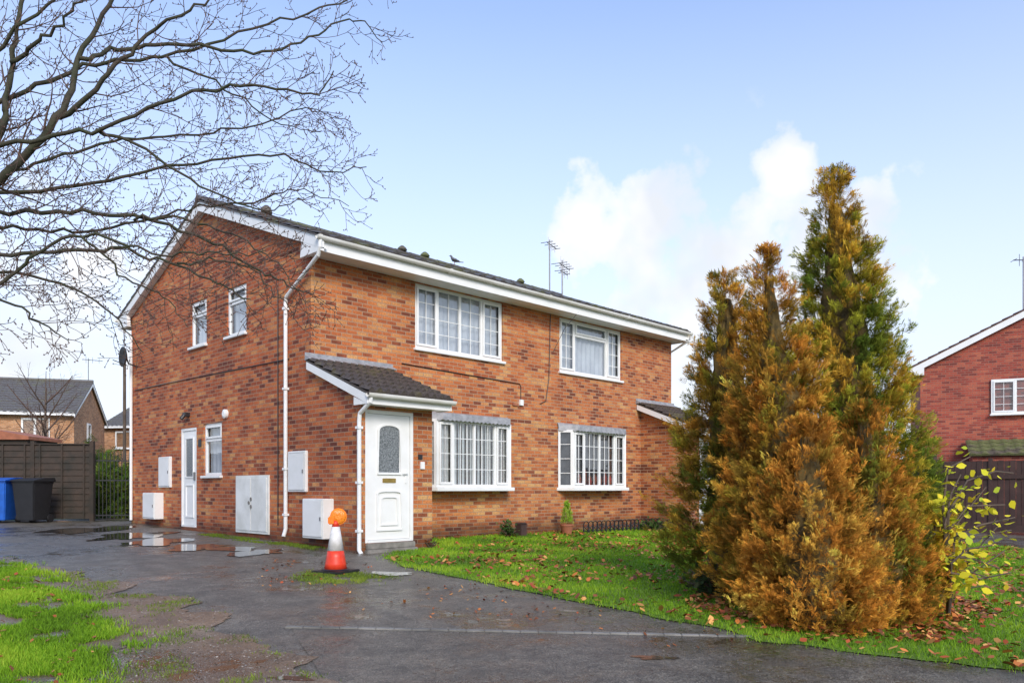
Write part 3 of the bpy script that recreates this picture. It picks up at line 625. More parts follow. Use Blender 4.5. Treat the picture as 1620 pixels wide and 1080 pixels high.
MB().lathe([(.105,-.008),(.105,.008)],(.035,0,.10),32,'y').build('lens_rim',M['lampor'],lp)
# ------------------------------------------------------------ small garden things
def wp(x,y,o=.01): return Vector((x,y,gz(x,y)+o))
pot=thing('potted_conifer','terracotta pot with a small green conifer by the front wall','plant',wp(6.05,-.5))
MB().lathe([(.10,0),(.14,.18),(.155,.18),(.155,.22),(.13,.22),(.12,.19)],n=20).build('pot',M['terra'],pot)
def frond():
    tr=[]
    for i in range(4):
        y=i/4.6; L=.5*(1-y*.5)
        for s in (-1,1): tr+= [(0,y-.03,0),(s*L*.6+.03,y+.16,.05),(s*L,y+.38,-.05)]
    tr+=[(-.08,.7,0),(.08,.7,0),(0,1.15,-.05)]; tr+=[(-.025,0,0),(.025,0,0),(0,.9,0.01)]
    return np.array(tr)
FR=frond()
def sprays(name,P,D,s,col,parent,mt=None):
    n=len(P); D=D/np.linalg.norm(D,axis=1)[:,None]; rnd=rng.normal(0,1,(n,3)); S=np.cross(D,rnd); S/=np.linalg.norm(S,axis=1)[:,None]; Nn=np.cross(S,D)
    V=P[:,None]+s[:,None,None]*(FR[None,:,0,None]*S[:,None]+FR[None,:,1,None]*D[:,None]+(FR[None,:,2,None]-.12*FR[None,:,1,None]**2)*Nn[:,None])
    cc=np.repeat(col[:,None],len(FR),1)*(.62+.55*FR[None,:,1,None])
    return npmesh(name,V.reshape(-1,3),3,mt or M['leaf'],np.clip(cc,0,.9).reshape(-1,3),parent)
def conifer(loc,H,Rm,pal,label,ncl=400,per=20,ss=.09,prof=None,seed=0,lean=(0,0),pw=.6,skirt=.2,name='conifer_tree',tip=None):
    t=thing(name,label,'tree',loc,0,'conifers in the clump on the lawn')
    MB().tube([(0,0,-.05),(lean[0]*.5,lean[1]*.5,H*.5),(lean[0],lean[1],H*.93)],[.07,.045,.008],8).build('trunk',M['bark2'],t)
    prof=lambda q:(min(1,(q+skirt)/(skirt+.14))**.8)*max(0,1-max(0,q-.06)/.94)**pw
    lump=lambda q,az:1+.18*noise.noise(Vector((math.cos(az)*1.4,math.sin(az)*1.4,q*5+seed*9)))*2+.15*noise.noise(Vector((math.cos(az)*3.5,math.sin(az)*3.5,q*13+seed*5)))*2
    core=MB(); nz_,na=26,20; vs=[]
    for j in range(nz_):
        q=.02+.9*j/(nz_-1)
        for k in range(na):
            az=2*PI*k/na; r=Rm*prof(q)*.48*lump(q,az)*random.uniform(.8,1.15); vs.append((lean[0]*q+r*math.cos(az),lean[1]*q+r*math.sin(az),q*H))
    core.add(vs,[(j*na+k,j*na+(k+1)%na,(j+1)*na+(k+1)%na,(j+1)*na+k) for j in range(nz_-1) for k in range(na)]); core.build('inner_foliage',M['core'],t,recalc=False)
    P=[];D=[];S=[];Cc=[]
    qs=np.linspace(0.0,.985,200); wt=np.array([prof(q)+.10 for q in qs]); wt/=wt.sum(); Q=rng.choice(qs,ncl,p=wt)+rng.uniform(-.003,.003,ncl)
    for i in range(ncl):
        q=float(np.clip(Q[i],0,.99)); az=rng.uniform(0,2*PI); lm=lump(q,az); R0=Rm*prof(q)*lm; dep=rng.beta(2.2,1.3); r0=R0*(.46+.54*dep); up=.5+1.0*q+rng.normal(0,.22)
        out=rng.random()<.2
        dv=np.array([math.cos(az),math.sin(az),up]); dv/=np.linalg.norm(dv); ln=(.12+.12*rng.random())*(1.0-.35*q)*(1.9 if out else 1)
        c0=np.array([lean[0]*q+r0*math.cos(az),lean[1]*q+r0*math.sin(az),q*H]); k=per
        tt=rng.random(k)**.8; sidev=rng.normal(0,1,(k,3)); pp=c0+dv[None]*(tt*ln)[:,None]+sidev*(.014+.042*(1-tt)*1.)[:,None]; pp[:,2]-=.02*tt; pp[:,2]=np.clip(pp[:,2],.02,H*1.0)
        dd=dv[None]+rng.normal(0,.42,(k,3)); dd[:,2]+=.08
        pn=.5+.8*noise.noise(Vector((math.cos(az)*1.6,math.sin(az)*1.6,q*6+seed*3)))+rng.normal(0,.16)+(max(0,q-.75)*1.6 if tip else 0); ci=int(np.clip(pn,0,.999)*len(pal))
        base=np.array(pal[ci])*rng.uniform(.72,1.32)*(1 if dep>.3 else .6)*(.85+.6*max(-.4,min(.6,lm-1)))  # shade painted into the colour: clumps set deep in the crown are darker
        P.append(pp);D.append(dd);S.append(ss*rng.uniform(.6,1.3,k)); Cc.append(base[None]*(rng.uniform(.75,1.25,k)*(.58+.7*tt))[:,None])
    k=130; zz=H*(.80+.21*rng.random(k)); sg=np.maximum(.008,(1.0-zz/H)*Rm*.3); P.append(np.stack([lean[0]+rng.normal(0,1,k)*sg,lean[1]+rng.normal(0,1,k)*sg,zz],1)); D.append(np.stack([rng.normal(0,.25,k),rng.normal(0,.25,k),np.ones(k)],1)); S.append(ss*rng.uniform(.6,1.,k)); Cc.append(np.array(pal[-2])[None]*rng.uniform(.8,1.3,(k,1)))
    sprays('crown',np.concatenate(P),np.concatenate(D),np.concatenate(S),np.clip(np.concatenate(Cc),0,.85),t)
    return t
GRN=[(.13,.19,.02),(.25,.30,.026),(.38,.38,.032),(.54,.42,.035),(.66,.38,.04)]
MIX=[(.19,.22,.025),(.35,.30,.032),(.52,.32,.035),(.68,.33,.04),(.72,.38,.05)]
BRN=[(.42,.27,.035),(.62,.27,.035),(.74,.31,.04),(.80,.38,.055),(.78,.45,.07)]
def gp_(px,d): 
    q=atz(px,d,0); q.z=gz(q.x,q.y)+.01; return q
def place(px,d,tx,ty,Rpx,pal,label,**k):
    q=gp_(px,d); l=RT*((tx-px)/F*d); H=CAM.z+(HY-ty)/F*d-q.z; return conifer(q,H,Rpx/F*d,pal,label,lean=(l.x,l.y),**k)
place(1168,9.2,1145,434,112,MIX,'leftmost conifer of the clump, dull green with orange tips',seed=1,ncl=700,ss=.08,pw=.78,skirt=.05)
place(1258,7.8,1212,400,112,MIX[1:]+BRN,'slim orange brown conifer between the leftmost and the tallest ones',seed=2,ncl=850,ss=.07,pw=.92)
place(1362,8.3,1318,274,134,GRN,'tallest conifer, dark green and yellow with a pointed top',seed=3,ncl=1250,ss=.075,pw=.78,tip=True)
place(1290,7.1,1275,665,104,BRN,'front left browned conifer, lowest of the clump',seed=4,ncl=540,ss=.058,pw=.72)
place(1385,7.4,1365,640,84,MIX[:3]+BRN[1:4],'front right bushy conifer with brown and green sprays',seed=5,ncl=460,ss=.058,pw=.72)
k=260; a=rng.uniform(0,2*PI,k); q=rng.random(k); rr=.13*(1-q)**.6*rng.uniform(.5,1,k)
sprays('crown',np.stack([rr*np.cos(a),rr*np.sin(a),.22+.46*q],1),np.stack([.4*np.cos(a),.4*np.sin(a),np.ones(k)],1),rng.uniform(.05,.09,k),np.array([(.36,.6,.05)])*rng.uniform(.6,1.3,(k,1)),pot)
def leafy(name,label,loc,stems,pal,ls,cat='shrub',group=None,lpm=22,mt='leaf',jit=.03):
    t=thing(name,label,cat,loc,0,group); st=MB(); P=[];Dv=[]
    for s in stems:
        s=[Vector(x) for x in s]; n=len(s); st.tube(s,[.012*(1-i/n)+.003 for i in range(n)],5)
        for i in range(n-1):
            L=(s[i+1]-s[i]).length; m_=max(1,int(L*lpm))
            for j in range(m_):
                if i==0 and j<m_*.5: continue
                p=s[i]+(s[i+1]-s[i])*(j+random.random())/m_+Vector([random.gauss(0,jit) for _ in range(3)]); P.append(p); d=(s[i+1]-s[i]).normalized()*.5+Vector([random.gauss(0,.7),random.gauss(0,.7),random.gauss(-.1,.5)]); Dv.append(d.normalized())
    st.build('stems',M['bark2'],t)
    P=np.array([tuple(p) for p in P]);D=np.array([tuple(d) for d in Dv]); n=len(P); s=rng.uniform(*ls,n); S=np.cross(D,rng.normal(0,1,(n,3))*np.array([.4,.4,1])); S/=np.linalg.norm(S,axis=1)[:,None]; Nn=np.cross(S,D)
    V=np.empty((n,6,3))
    for j,(u,v,w) in enumerate(((0,0,0),(.3,.3,.05),(.32,.65,.05),(0,1.1,-.06),(-.32,.65,.05),(-.3,.3,.05))): V[:,j]=P+s[:,None]*(u*S+v*D+w*Nn)
    c=np.array(pal)[rng.integers(0,len(pal),n)]*rng.uniform(.75,1.25,n)[:,None]
    npmesh('leaves',V.reshape(-1,3),6,M[mt],np.repeat(np.clip(c,0,.9),6,0),t); return t
YL=[(.88,.76,.04),(.9,.8,.05),(.78,.72,.05),(.5,.6,.05),(.88,.68,.05)]
base=gp_(1500,7.6)
def L_(px,py,d): return at(px,py,d)-base
stems=[]
for tips in ([(1492,800),(1500,740),(1535,722)],[(1500,810),(1530,760),(1575,745),(1603,748)],[(1500,840),(1530,800),(1590,798)],[(1510,850),(1550,830),(1606,818)],[(1505,860),(1540,850),(1600,838)],[(1505,880),(1530,880),(1585,900)],[(1505,890),(1520,900),(1560,912)],[(1500,850),(1520,820),(1560,770)],[(1505,890),(1530,868),(1570,862)],[(1495,830),(1505,780),(1520,750)],[(1500,890),(1510,880),(1545,885)],[(1498,860),(1500,820),(1515,790)],[(1500,870),(1480,840),(1475,800)],[(1510,900),(1540,905),(1590,870)],[(1510,880),(1545,870),(1580,830)],[(1505,905),(1550,915),(1600,905)],[(1500,900),(1530,930),(1560,925)]):
    d=random.uniform(7.1,7.9); stems.append([Vector((0,0,0))]+[L_(x,y,d) for x,y in tips])
leafy('yellow_leaf_shrub','thin shrub with yellow green leaves beside the conifers',base,stems,YL,(.05,.105),lpm=26,jit=.06)
def bushy(name,label,loc,w,h,n,pal,ls,**k):
    st=[]
    for i in range(n):
        a=random.uniform(0,2*PI); r=w*random.uniform(.2,1); hh=h*random.uniform(.5,1)*(1-.4*r/w); st.append([(random.gauss(0,.05*w),random.gauss(0,.05*w),0),(r*.5*math.cos(a),r*.5*math.sin(a),hh*.55),(r*math.cos(a),r*math.sin(a),hh)])
    return leafy(name,label,loc,st,pal,ls,**k)
DG=[(.04,.09,.02),(.07,.13,.03),(.12,.18,.04)]
bushy('low_shrub','small dark leafy plant against the wall under the left bay window',wp(4.3,-.42),.2,.36,14,DG,(.05,.09),lpm=60)
bushy('low_shrub','low dark green plant beside the right porch',wp(9.1,-.75),.5,.34,34,DG,(.05,.1),lpm=50)
bushy('low_shrub','tiny weed by the porch corner at the lawn edge',G(682,868),.12,.2,10,[(.14,.2,.04),(.3,.1,.04)],(.04,.07),lpm=60)
bushy('dark_shrub','dark low bush at the left foot of the conifer clump',gp_(1140,8.6),.4,.5,46,[(.05,.08,.03),(.1,.11,.04)],(.04,.08),lpm=60)
bushy('dark_shrub','dark twiggy bush right of the conifers behind the yellow shrub',gp_(1480,8.6),.5,1.2,60,[(.1,.1,.03),(.2,.16,.04),(.3,.16,.06)],(.04,.08),lpm=40)
o=MB().box(-.09,.09,-.09,.09,0,.24).prism([(-.1,.24),(.1,.24),(.06,.28),(-.06,.28)],-.1,.1).build('bollard_stub',M['fence_brown'],bev=.01,loc=wp(4.75,-.35)); tag(o,'short brown square post on the lawn before the wall','post')
ef=thing('edging_fence','low black wire edging fence along the right home front wall','fence',(6.5,-.6,gz(7,-.6)+.02))
for i in range(23):
    x=i*.16; h=MB(); pts=[(x+.1*(1-math.cos(PI*k/8)),0,.16+.1*math.sin(PI*k/8)) for k in range(9)]; h.tube([(x,0,0)]+pts+[(x+.2,0,0)],.012,5); h.tube([(x,0,.05),(x+.16,0,.17)],.01,4); h.tube([(x,0,.17),(x+.16,0,.05)],.01,4); h.tube([(x,0,.05),(x+.16,0,.05)],.01,4); h.build('hoop',M['black_iron'],ef)
# ------------------------------------------------------------ bare trees
def bez(pts,n=14):
    P=[Vector(p) for p in pts]; P=[P[0]*2-P[1]]+P+[P[-1]*2-P[-2]]; out=[]
    for i in range(1,len(P)-2):
        for k in range(n):
            t=k/n; a,b,c,d=P[i-1],P[i],P[i+1],P[i+2]; out.append(.5*((2*b)+(c-a)*t+(2*a-5*b+4*c-d)*t*t+(3*b-a-3*c+d)*t**3))
    out.append(P[-2]); return out
def twigs(mb,path,r0,r1,level,lens,plane,dens,buds,bias):
    n=len(path); L=sum((path[i+1]-path[i]).length for i in range(n-1)); k=max(2,int(L*dens[level]*random.uniform(.8,1.2)))
    side=random.choice((-1,1))
    for j in range(k):
        t=.12+.88*(j+random.random()*.8)/k; i=min(n-2,int(t*(n-1))); p=path[i].lerp(path[i+1],t*(n-1)-i); tg=(path[i+1]-path[i]).normalized()
        up=plane.cross(tg); 
        if up.length<.1: up=Vector((0,0,1))
        up.normalize(); side=-side; a=random.uniform(.5,1.15)
        d=(tg*math.cos(a)+up*side*math.sin(a)+plane*random.gauss(0,.35)+bias*.25).normalized()
        ln=lens[level]*random.uniform(.5,1.25)*(1.2-.8*t); rr=(r0+(r1-r0)*t)*.5; rr=max(rr,.0038 if level<2 else .003); seg=5 if level<2 else 3; pts=[p]; dd=d.copy()
        for s in range(seg):
            dd=(dd+Vector((random.gauss(0,.15),random.gauss(0,.15),random.gauss(.03,.15)))+tg*.08).normalized(); pts.append(pts[-1]+dd*ln/seg)
        mb.tube(pts,[max(.0025,rr*(1-.7*q/seg)) for q in range(seg+1)],4 if level==0 else 3,False)
        if level+1<len(lens): twigs(mb,pts,rr,rr*.4,level+1,lens,plane,dens,buds,bias)
        elif buds:
            for q in (pts[-1],pts[1]): 
                u=.008; mb.add([(q.x-u,q.y,q.z),(q.x+u,q.y,q.z),(q.x,q.y+u,q.z+u),(q.x,q.y,q.z+2.2*u)],[(0,1,2),(0,1,3),(1,2,3),(0,2,3)])
D0=7.2; tb=gp_(-190,D0); bt=thing('bare_tree','large bare leafless tree with mossy spreading limbs at top left','tree',tb)
def Lb(px,py,d): return at(px,py,d)-tb
trunk=bez([Vector((0,0,-.1)),Lb(-185,700,D0),Lb(-175,400,D0+.1),Lb(-200,100,D0+.1),Lb(-180,-250,D0)],6)
MB().tube(trunk,[.2-.12*i/len(trunk) for i in range(len(trunk))],12).build('trunk',M['bark'],bt,smooth=True)
limbs=[([(-175,420,0),(-60,350,-.2),(10,270,-.3),(95,190,-.3),(125,90,-.2),(180,-10,-.1),(230,-120,0)],.05),
([(-180,330,0),(-30,240,.2),(5,200,.2),(20,100,.2),(36,-10,.2),(60,-120,.2)],.048),
([(-180,260,0),(-60,190,.3),(60,135,.4),(150,100,.5),(260,90,.6),(400,45,.7),(520,8,.8),(600,-30,.9)],.027),
([(-180,380,0),(-80,260,-.3),(30,225,-.5),(150,205,-.6),(280,155,-.7),(400,135,-.8),(490,150,-.9),(530,115,-.9)],.025),
([(-178,430,0),(-60,320,.3),(60,300,.4),(170,285,.5),(290,262,.6),(430,245,.6),(510,270,.7),(580,262,.8)],.024),
([(-178,450,0),(-60,350,.1),(90,335,.0),(210,345,0),(320,375,.1),(410,430,.2),(455,450,.2),(500,470,.3)],.025),
([(-175,500,0),(-70,420,-.2),(60,400,-.3),(180,395,-.4),(280,420,-.4),(350,450,-.5),(395,475,-.5)],.023),
([(-175,520,0),(-70,440,.4),(50,435,.5),(130,465,.5),(190,510,.6),(225,560,.6)],.02),
([(-178,400,0),(-60,300,.6),(60,260,.8),(180,225,.9),(300,215,1.),(400,200,1.1),(480,170,1.1),(520,180,1.2)],.02),
([(95,190,-.3),(160,130,-.4),(230,60,-.4),(310,10,-.5),(390,-40,-.5)],.025),
([(125,95,-.2),(200,75,.1),(300,70,.2),(400,85,.3),(490,60,.4),(560,30,.5),(605,64,.5)],.021),
([(20,100,.2),(70,60,.1),(120,10,0),(150,-60,0)],.022),
([(-60,350,.1),(60,365,.8),(180,360,.9),(300,330,1.),(400,320,1.),(470,300,1.),(550,325,1.1)],.018),
([(-60,440,.4),(20,480,.0),(80,520,-.1),(110,540,-.2)],.015),
([(-100,560,0),(-30,480,-.6),(40,420,-.7),(130,370,-.8),(240,400,-.9),(330,400,-.9),(420,400,-1.)],.02),
([(-178,300,0),(-60,130,-.4),(60,20,-.5),(150,-60,-.5)],.027),
([(150,205,-.6),(230,235,-.5),(330,300,-.4),(420,330,-.4),(500,310,-.4)],.015),
([(260,90,.6),(340,130,.6),(430,190,.6),(500,210,.6)],.013),
([(210,345,0),(300,350,-.2),(380,375,-.3),(440,420,-.3),(480,480,-.3)],.013),
([(280,420,-.4),(340,410,-.2),(400,430,0),(450,480,0),(475,520,0)],.011),
([(130,370,-.8),(200,440,-.7),(260,470,-.6),(300,520,-.6)],.011)]
tw=MB()
for pts,r0 in limbs:
    P=bez([Lb(x,y,D0+dd) for x,y,dd in pts],6); P=[p+Vector([random.gauss(0,.014) for _ in range(3)]) for p in P]; n=len(P)
    MB().tube(P,[r0*(1-.82*i/n) for i in range(n)],7).build('limb',M['bark'],bt,smooth=True)
    twigs(tw,P,r0*.65,r0*.2,0,(.66,.3,.14),FW,(4.9,8.2,12),True,RT*.5+Vector((0,0,-.3)))
tw.build('twigs',M['twig'],bt,recalc=False)
def small_bare(loc,H,label,spread,seed,n=9,rr=.07):
    random.seed(seed); t=thing('bare_tree',label,'tree',loc); MB().tube([(0,0,0),(.05,0,H*.3),(0,.05,H*.62),(.02,0,H*.95)],[rr,rr*.75,rr*.45,.01],8).build('trunk',M['bark2'],t)
    m=MB()
    for i in range(n):
        a=i*2.4; z=H*(.22+.55*i/n); L=spread*random.uniform(.7,1.1); d=Vector((math.cos(a),math.sin(a),0)); P=bez([Vector((0,0,z)),d*L*.4+Vector((0,0,z+L*.45)),d*L*.8+Vector((0,0,z+L*1.0))],5); m.tube(P,[rr*.45*(1-.8*k/len(P)) for k in range(len(P))],4,False)
        twigs(m,P,rr*.35,.014,0,(1.1,.5),FW,(4,6),False,Vector((0,0,.6)))
    m.build('branches',M['twig'],t,recalc=False)
q=atz(72,31,0); small_bare(q,5.9,'thin bare tree standing behind the left fence',1.6,3,14,.09)
# ------------------------------------------------------------ left background
def camT(px,d): 
    q=atz(px,d,0); q.z=gz(q.x,q.y); return q
def wheelie(px,d,m,label,rz):
    t=thing('wheelie_bin',label,'bin',camT(px,d),CAMROT+rz,None); w0,w1,dd0,dd1=.22,.28,.26,.34
    b=MB(); b.add([(-w0,-dd0,.06),(w0,-dd0,.06),(w0,dd0,.06),(-w0,dd0,.06),(-w1,-dd1,.95),(w1,-dd1,.95),(w1,dd1,.95),(-w1,dd1,.95)],[(3,2,1,0),(4,5,6,7),(0,1,5,4),(1,2,6,5),(2,3,7,6),(3,0,4,7)]); b.box(-w1-.02,w1+.02,-dd1-.02,dd1+.02,.93,.97); b.build('body',M[m],t,bev=.02)
    l=MB(); l.prism([(-dd1-.04,.975),(-dd1-.04,1.0),(0,1.06),(dd1+.03,1.07),(dd1+.03,.975)],-w1-.03,w1+.03,'u'); l.build('lid',M[m],t,bev=.015)
    MB().tube([(-w1,dd1+.07,1.0),(w1,dd1+.07,1.0)],.018,8).build('handle',M[m],t)
    for s in (-1,1): MB().lathe([(.1,-.03),(.1,.03)],(s*.23,dd0+.02,.1),16,'x').build('wheel',M['black'],t)
wheelie(2,18.5,'bluebin','blue wheelie bin by the left fence',R(4)); wheelie(52,18.6,'black','black wheelie bin right of the blue bin',R(-6))
def fence(name,label,a,b,h,m,npan,lap='h',cat='fence',z=None):
    a=Vector(a);b=Vector(b); d=b-a; L=d.length; rz=math.atan2(d.y,d.x); t=thing(name,label,cat,(a.x,a.y,gz(a.x,a.y)),rz); pw=L/npan
    for i in range(npan+1): MB().box(i*pw-.05,i*pw+.05,-.05,.05,-.1,h+.06).build('post',M[m],t,bev=.005)
    for i in range(npan):
        p=MB(); x0,x1=i*pw+.05,(i+1)*pw-.05
        if lap=='h':
            k=int(h/.15)
            for j in range(k): z0=.05+j*(h-.08)/k; p.prism([(-.035,z0),(-.012,z0+(h-.08)/k+.015),(.0,z0+(h-.08)/k+.015),(.0,z0)],x0,x1,'u')
            for q in (.1,.5,.9): p.box(x0+(x1-x0)*q-.02,x0+(x1-x0)*q+.02,-.055,-.036,.05,h-.02)
            p.box(x0,x1,-.06,.02,h-.03,h)
        else:
            k=int((x1-x0)/.13)
            for j in range(k): u=x0+(x1-x0)*j/k; o=.012*(j%2); p.box(u,u+(x1-x0)/k-.006,-.02-o,-.0-o,.05,h-.02*random.random())
            p.box(x0,x1,.002,.04,.3,.38); p.box(x0,x1,.002,.04,h-.35,h-.27); p.box(x0,x1,-.06,-.035,h-.5,h-.4); p.box(x0,x1,-.06,-.035,.02,.2)
        p.build('panel',M[m],t)
    return t
fence('timber_fence','dark brown overlapping timber fence behind the bins',camT(-230,19.4),camT(146,19.6),1.93,'fence_dark',4)
dgt=camT(206,19.9)-camT(149,19.7)
gt=thing('iron_gate','black iron railing gate between the timber fence and the house',"gate",camT(149,19.7),math.atan2(dgt.y,dgt.x))
Lg=dgt.length
for z in (.12,1.0,1.5): MB().box(0,Lg,-.012,.012,z,z+.03).build('rail',M['black_iron'],gt)
for i in range(10):
    x=.02+i*(Lg-.04)/9; MB().tube([(x,0,.05),(x,0,1.68),(x,0,1.75)],[.011,.011,.002],5).build('bar',M['black_iron'],gt)
def blob_bush(name,label,loc,w,dp,h,n,pal,ls,cat='hedge'):
    t=thing(name,label,cat,loc,CAMROT); P=rng.normal(0,1,(n,3)); P/=np.linalg.norm(P,axis=1)[:,None]; P*=rng.uniform(.75,1.05,n)[:,None]; P[:,2]=abs(P[:,2])
    nn=np.array([noise.noise(Vector(p)*2.2) for p in P]); P*=(1+.35*nn)[:,None]; P*=np.array([w/2,dp/2,h]); D=rng.normal(0,1,(n,3))+np.array([0,0,.4]); 
    c=np.array(pal)[rng.integers(0,len(pal),n)]*rng.uniform(.5,1.4,n)[:,None]*(.7+.6*nn)[:,None]
    MB().tube([(0,0,0),(0,0,h*.6)],.05,6).build('stems',M['bark2'],t); sprays('foliage',P,D,rng.uniform(*ls,n),np.clip(c,.01,.6),t)
blob_bush('garden_shrub','green garden shrub seen through the iron gate',camT(178,21.5),1.6,1.2,1.5,2200,[(.12,.24,.03),(.2,.32,.05),(.3,.36,.06)],(.12,.25))
blob_bush('garden_shrub','dark evergreen shrub left behind the iron gate',camT(155,23),1.5,1.2,1.9,1500,[(.07,.12,.03),(.12,.16,.04)],(.12,.25))
blob_bush('distant_hedge','long distant hedge beyond the left gardens',camT(60,75),40,4,2.6,4000,[(.08,.1,.05),(.12,.13,.06)],(.5,.9))
blob_bush('distant_hedge','long distant hedge behind the conifers and right fence',camT(1300,62),50,4,2.4,4000,[(.08,.1,.05),(.12,.13,.06)],(.5,.9))
def far_house(label,loc,rz,w,dp,eave,ridge,bm,tm,wins,gable_front=False,swins=()):
    t=thing('house',label,'house',loc,CAMROT+rz)
    if not gable_front:
        b=MB(); b.box(0,w,0,dp,-.5,eave)
        b.prism([(0,eave),(dp,eave),(dp/2,ridge-.08)],.0,w,'u'); b.build('walls',M[bm],t)
        r=MB(); 
        V=Vector((0,dp/2+.4,ridge-eave+.1)); tiles(r,(-.15,-.4,eave-.1),(1,0,0),V,w+.3,V.length,.3,.33,.03,.02,4)
        V=Vector((0,-dp/2-.4,ridge-eave+.1)); tiles(r,(-.15,dp+.4,eave-.1),(1,0,0),V,w+.3,V.length,.3,.33,.03,.02,4)
        r.tube([(-.15,dp/2,ridge+.03),(w+.15,dp/2,ridge+.03)],.1,8); rf=r.build('roof',M[tm],t,recalc=False)
        MB().box(-.1,w+.1,-.4,-.37,eave-.22,eave-.06).build('fascia',M['upvc'],rf)
        for x in (-.14,w+.1):
            for s in (0,1):
                ya,yb=((-.4,dp/2),(dp+.4,dp/2))[s]; MB().prism([(ya,eave-.12),(yb,ridge-.03),(yb,ridge-.22),(ya,eave-.3)],x,x+.04,'u').build('barge_board',M['upvc'],rf)
        for (u0,u1,z0,z1) in swins: window(t,lambda u,n,z:(w+n,u,z),(u0,u1,z0,z1),[(1,1,0)],bars=None,inside='curtain',rn=.1)
    else:
        b=MB(); b.box(0,w,0,dp,-.5,eave); b.prism([(0,eave),(w,eave),(w/2,ridge-.08)],0,dp,'n'); b.build('walls',M[bm],t)
        r=MB(); V=Vector((w/2+.35,0,ridge-eave+.1)); tiles(r,(-.35,-.18,eave-.1),(0,1,0),V,dp+.36,V.length,.3,.33,.03,.02,4)
        V=Vector((-w/2-.35,0,ridge-eave+.1)); tiles(r,(w+.35,-.18,eave-.1),(0,1,0),V,dp+.36,V.length,.3,.33,.03,.02,4)
        r.tube([(w/2,-.18,ridge+.03),(w/2,dp+.18,ridge+.03)],.1,8); rf=r.build('roof',M[tm],t,recalc=False)
        for s in (-1,1):
            xa=w/2+s*(w/2+.35); MB().prism([(xa,eave-.14),(w/2,ridge-.04),(w/2,ridge-.24),(xa,eave-.33)],-.17,-.13).build('barge_board',M['upvc'],rf)
            MB().prism([(xa,eave-.15),(xa-s*.45,eave+.08),(xa-s*.45,eave-.33),(xa,eave-.33)],-.165,-.002).build('box_end',M['upvc'],rf)
    T=lambda u,n,z:(u,-n,z)
    for (u0,u1,z0,z1,nl,br) in wins: window(t,T,(u0,u1,z0,z1),[(1,i%2==0,0) for i in range(nl)],bars=br,inside='curtain',rn=.1)
    return t
def corner(px,d,rz,w):
    q=camT(px,d); dr=Vector((math.cos(CAMROT+rz),math.sin(CAMROT+rz),0)); q=q-dr*w; q.z=gz(q.x,q.y); return q
h1=far_house('tan brick house with dark tiled roof at far left',corner(117,40.5,R(16),11),R(16),11.,7,4.75,6.75,'brick_far','tile_far',[(8.6,9.9,3.3,4.4,2,None),(6.0,7.2,3.3,4.4,2,None),(2.5,4.,3.3,4.4,2,None)],swins=[(2.6,3.4,3.4,4.4)])
h2=far_house('distant brick house glimpsed beside the far corner of the main house',camT(165,50),R(-8),9,8,4.9,6.9,'brick_far','tile_far',[(.8,2.2,3.4,4.5,2,None)])
sh=thing('garden_shed','small shed with dark red roof behind the timber fence','shed',camT(-60,24),CAMROT); MB().box(0,2,0,1.6,0,2.3).build('walls',M['fence_dark'],sh); MB().prism([(-.1,2.3),(2.1,2.3),(2.1,2.4),(1,2.62),(-.1,2.4)],-.1,1.7).build('roof',M['terra'],sh)
def house_aerial(hh,x,y,z,h): aerial(x,h,[(h-.1,1.,7,.2)],hh,y,z)
house_aerial(h1,10.9,3.5,6.6,1.5); house_aerial(h2,.7,4,6.9,.9)
po=MB().tube([(0,0,0),(0,0,4.5)],[.05,.04],10).build('utility_pole',M['bark2'],loc=camT(197,22.5)); tag(po,'slim wooden pole behind the iron gate','pole')
# ------------------------------------------------------------ right background
h3=far_house('red brick house with white barge boards at the right edge',camT(1456,25.2),R(-25),7.4,8,5.1,7.05,'brick_red','tile_brown',[(1.95,3.9,3.45,4.52,3,(2,4)),(5.2,6.6,3.5,4.6,2,(2,4))],True)
house_aerial(h3,2.95,1.0,6.5,2.0)
lr=MB(); V=Vector((0,1.1,.5)); tiles(lr,(1.25,-1.25,2.15),(1,0,0),V,6.1,V.length); l=lr.build('lean_to_roof',M['tile_moss'],h3,recalc=False); MB().box(1.35,7.3,-1.1,-.02,-.3,2.1).build('lean_to_wall',M['brick_red'],h3)
a=camT(1482,22.2); b_=camT(1760,19.6)
fence('timber_fence','dark brown close-board fence before the right edge house',a,b_,1.95,'fence_brown',3,'v')
fence('timber_fence','brown side fence running back behind the conifers',camT(1300,30),camT(1478,22.3),1.9,'fence_brown',5,'v')
# ------------------------------------------------------------ sky, sun, camera
w=bpy.data.worlds.new('World'); SC.world=w; w.use_nodes=True; nt=w.node_tree; bg=nt.nodes['Background']
sun_dir=Vector((-.42,-.78,.55)).normalized(); el=math.asin(sun_dir.z); az=math.atan2(sun_dir.x,sun_dir.y)
sk=N(nt,'ShaderNodeTexSky'); sk.sky_type='NISHITA'; sk.sun_disc=False; sk.sun_elevation=el; sk.sun_rotation=az; sk.air_density=1.; sk.dust_density=.6; sk.ozone_density=1.4
tc=N(nt,'ShaderNodeTexCoord'); v=tc.outputs['Generated']; sp=N(nt,'ShaderNodeSeparateXYZ'); nt.links.new(v,sp.inputs[0])
haze=ramp(nt,sp.outputs[2],[(0,.98),(.12,.89),(.24,.69),(.36,.45),(.52,.18),(.7,.07)])
BS=.15; K=1.0/BS
base=mix(nt,1,sk.outputs[0],(1.75,1.82,2.1),'MULTIPLY')
col=mix(nt,haze,base,(K*.91,K*.965,K*1.06))
def dirpx(px,py): return Vector((FW.x+RT.x*(px-CX)/F,FW.y+RT.y*(px-CX)/F,(HY-py)/F)).normalized()
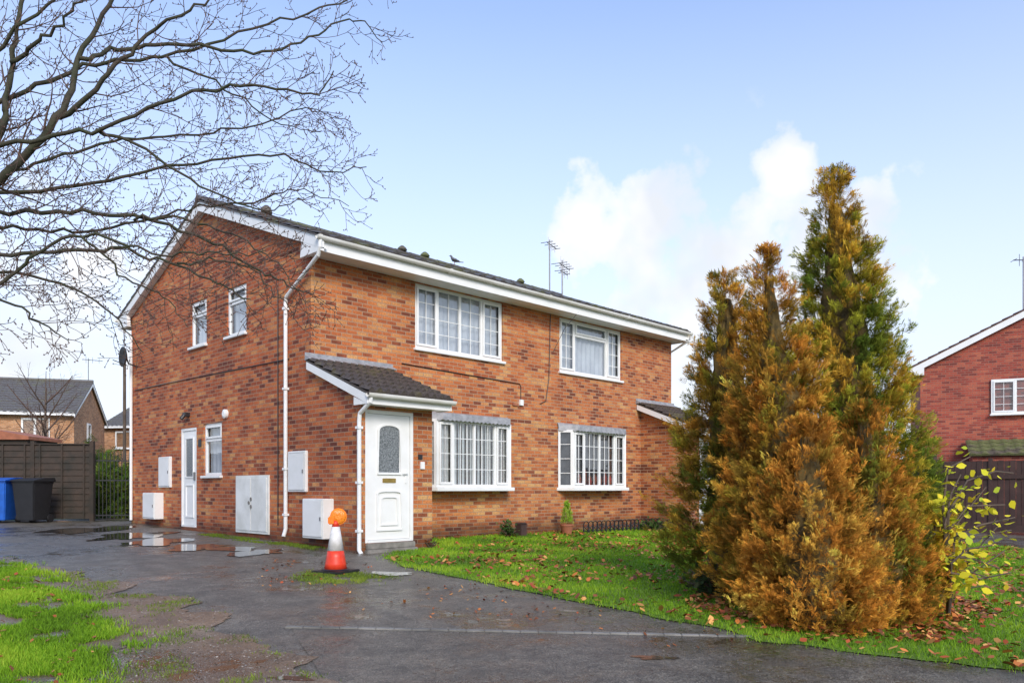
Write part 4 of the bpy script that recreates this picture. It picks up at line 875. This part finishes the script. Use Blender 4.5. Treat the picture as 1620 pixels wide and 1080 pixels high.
nz=N(nt,'ShaderNodeTexNoise'); nz.inputs['Scale'].default_value=15; nz.inputs['Detail'].default_value=7; nz.inputs['Roughness'].default_value=.55; nt.links.new(v,nz.inputs['Vector'])
tot=None
for px,py,rd,amp in ((915,345,75,.95),(1035,338,72,1),(980,400,130,.8),(1243,268,58,1.05),(1185,362,85,.95),(1320,395,110,.8),(1130,430,150,.8),(60,480,170,.6),(250,560,140,.6),(1200,500,240,.75)):
    c=dirpx(px,py); dn=N(nt,'ShaderNodeVectorMath'); dn.operation='DISTANCE'; nt.links.new(v,dn.inputs[0]); dn.inputs[1].default_value=c
    mr=N(nt,'ShaderNodeMapRange'); nt.links.new(dn.outputs['Value'],mr.inputs[0]); r_=rd/F*c.dot(Vector((FW.x,FW.y,0)))
    for i,q in ((1,r_*1.4),(2,r_*.1),(3,0),(4,amp)): mr.inputs[i].default_value=q
    tot=mr.outputs[0] if tot is None else math_n(nt,'MAXIMUM',tot,mr.outputs[0])
cl=math_n(nt,'ADD',tot,math_n(nt,'MULTIPLY',math_n(nt,'SUBTRACT',nz.outputs[0],.5),2.0))
cl=math_n(nt,'MULTIPLY',ramp(nt,cl,[(.32,0),(.5,.6),(.85,.97)]),ramp(nt,tot,[(0,0),(.2,1)]))
nz2=noise_n(nt,9,3,v)
ccol=mix(nt,ramp(nt,nz2,[(.40,0),(.60,1)]),(K*.86,K*.90,K*.97),(K*1.06,K*1.06,K*1.07))
col=mix(nt,cl,col,ccol)
nt.links.new(col,bg.inputs[0]); bg.inputs[1].default_value=BS
sd=bpy.data.lights.new('sun','SUN'); sd.energy=2.8; sd.angle=R(20); sd.color=(1,.92,.81); so=bpy.data.objects.new('sun',sd); C.objects.link(so); so.rotation_euler=sun_dir.to_track_quat('Z','Y').to_euler()
cd=bpy.data.cameras.new('camera'); co=bpy.data.objects.new('camera',cd); C.objects.link(co); co.location=CAM; co.rotation_euler=(R(90),0,-math.atan2(FW.x,FW.y)); cd.sensor_width=36; cd.lens=36*F/1620; cd.shift_y=(HY-540)/1620; cd.clip_end=4000; cd.clip_start=.05; SC.camera=co
SC.view_settings.view_transform='Standard'; SC.view_settings.look='None'; SC.view_settings.exposure=0
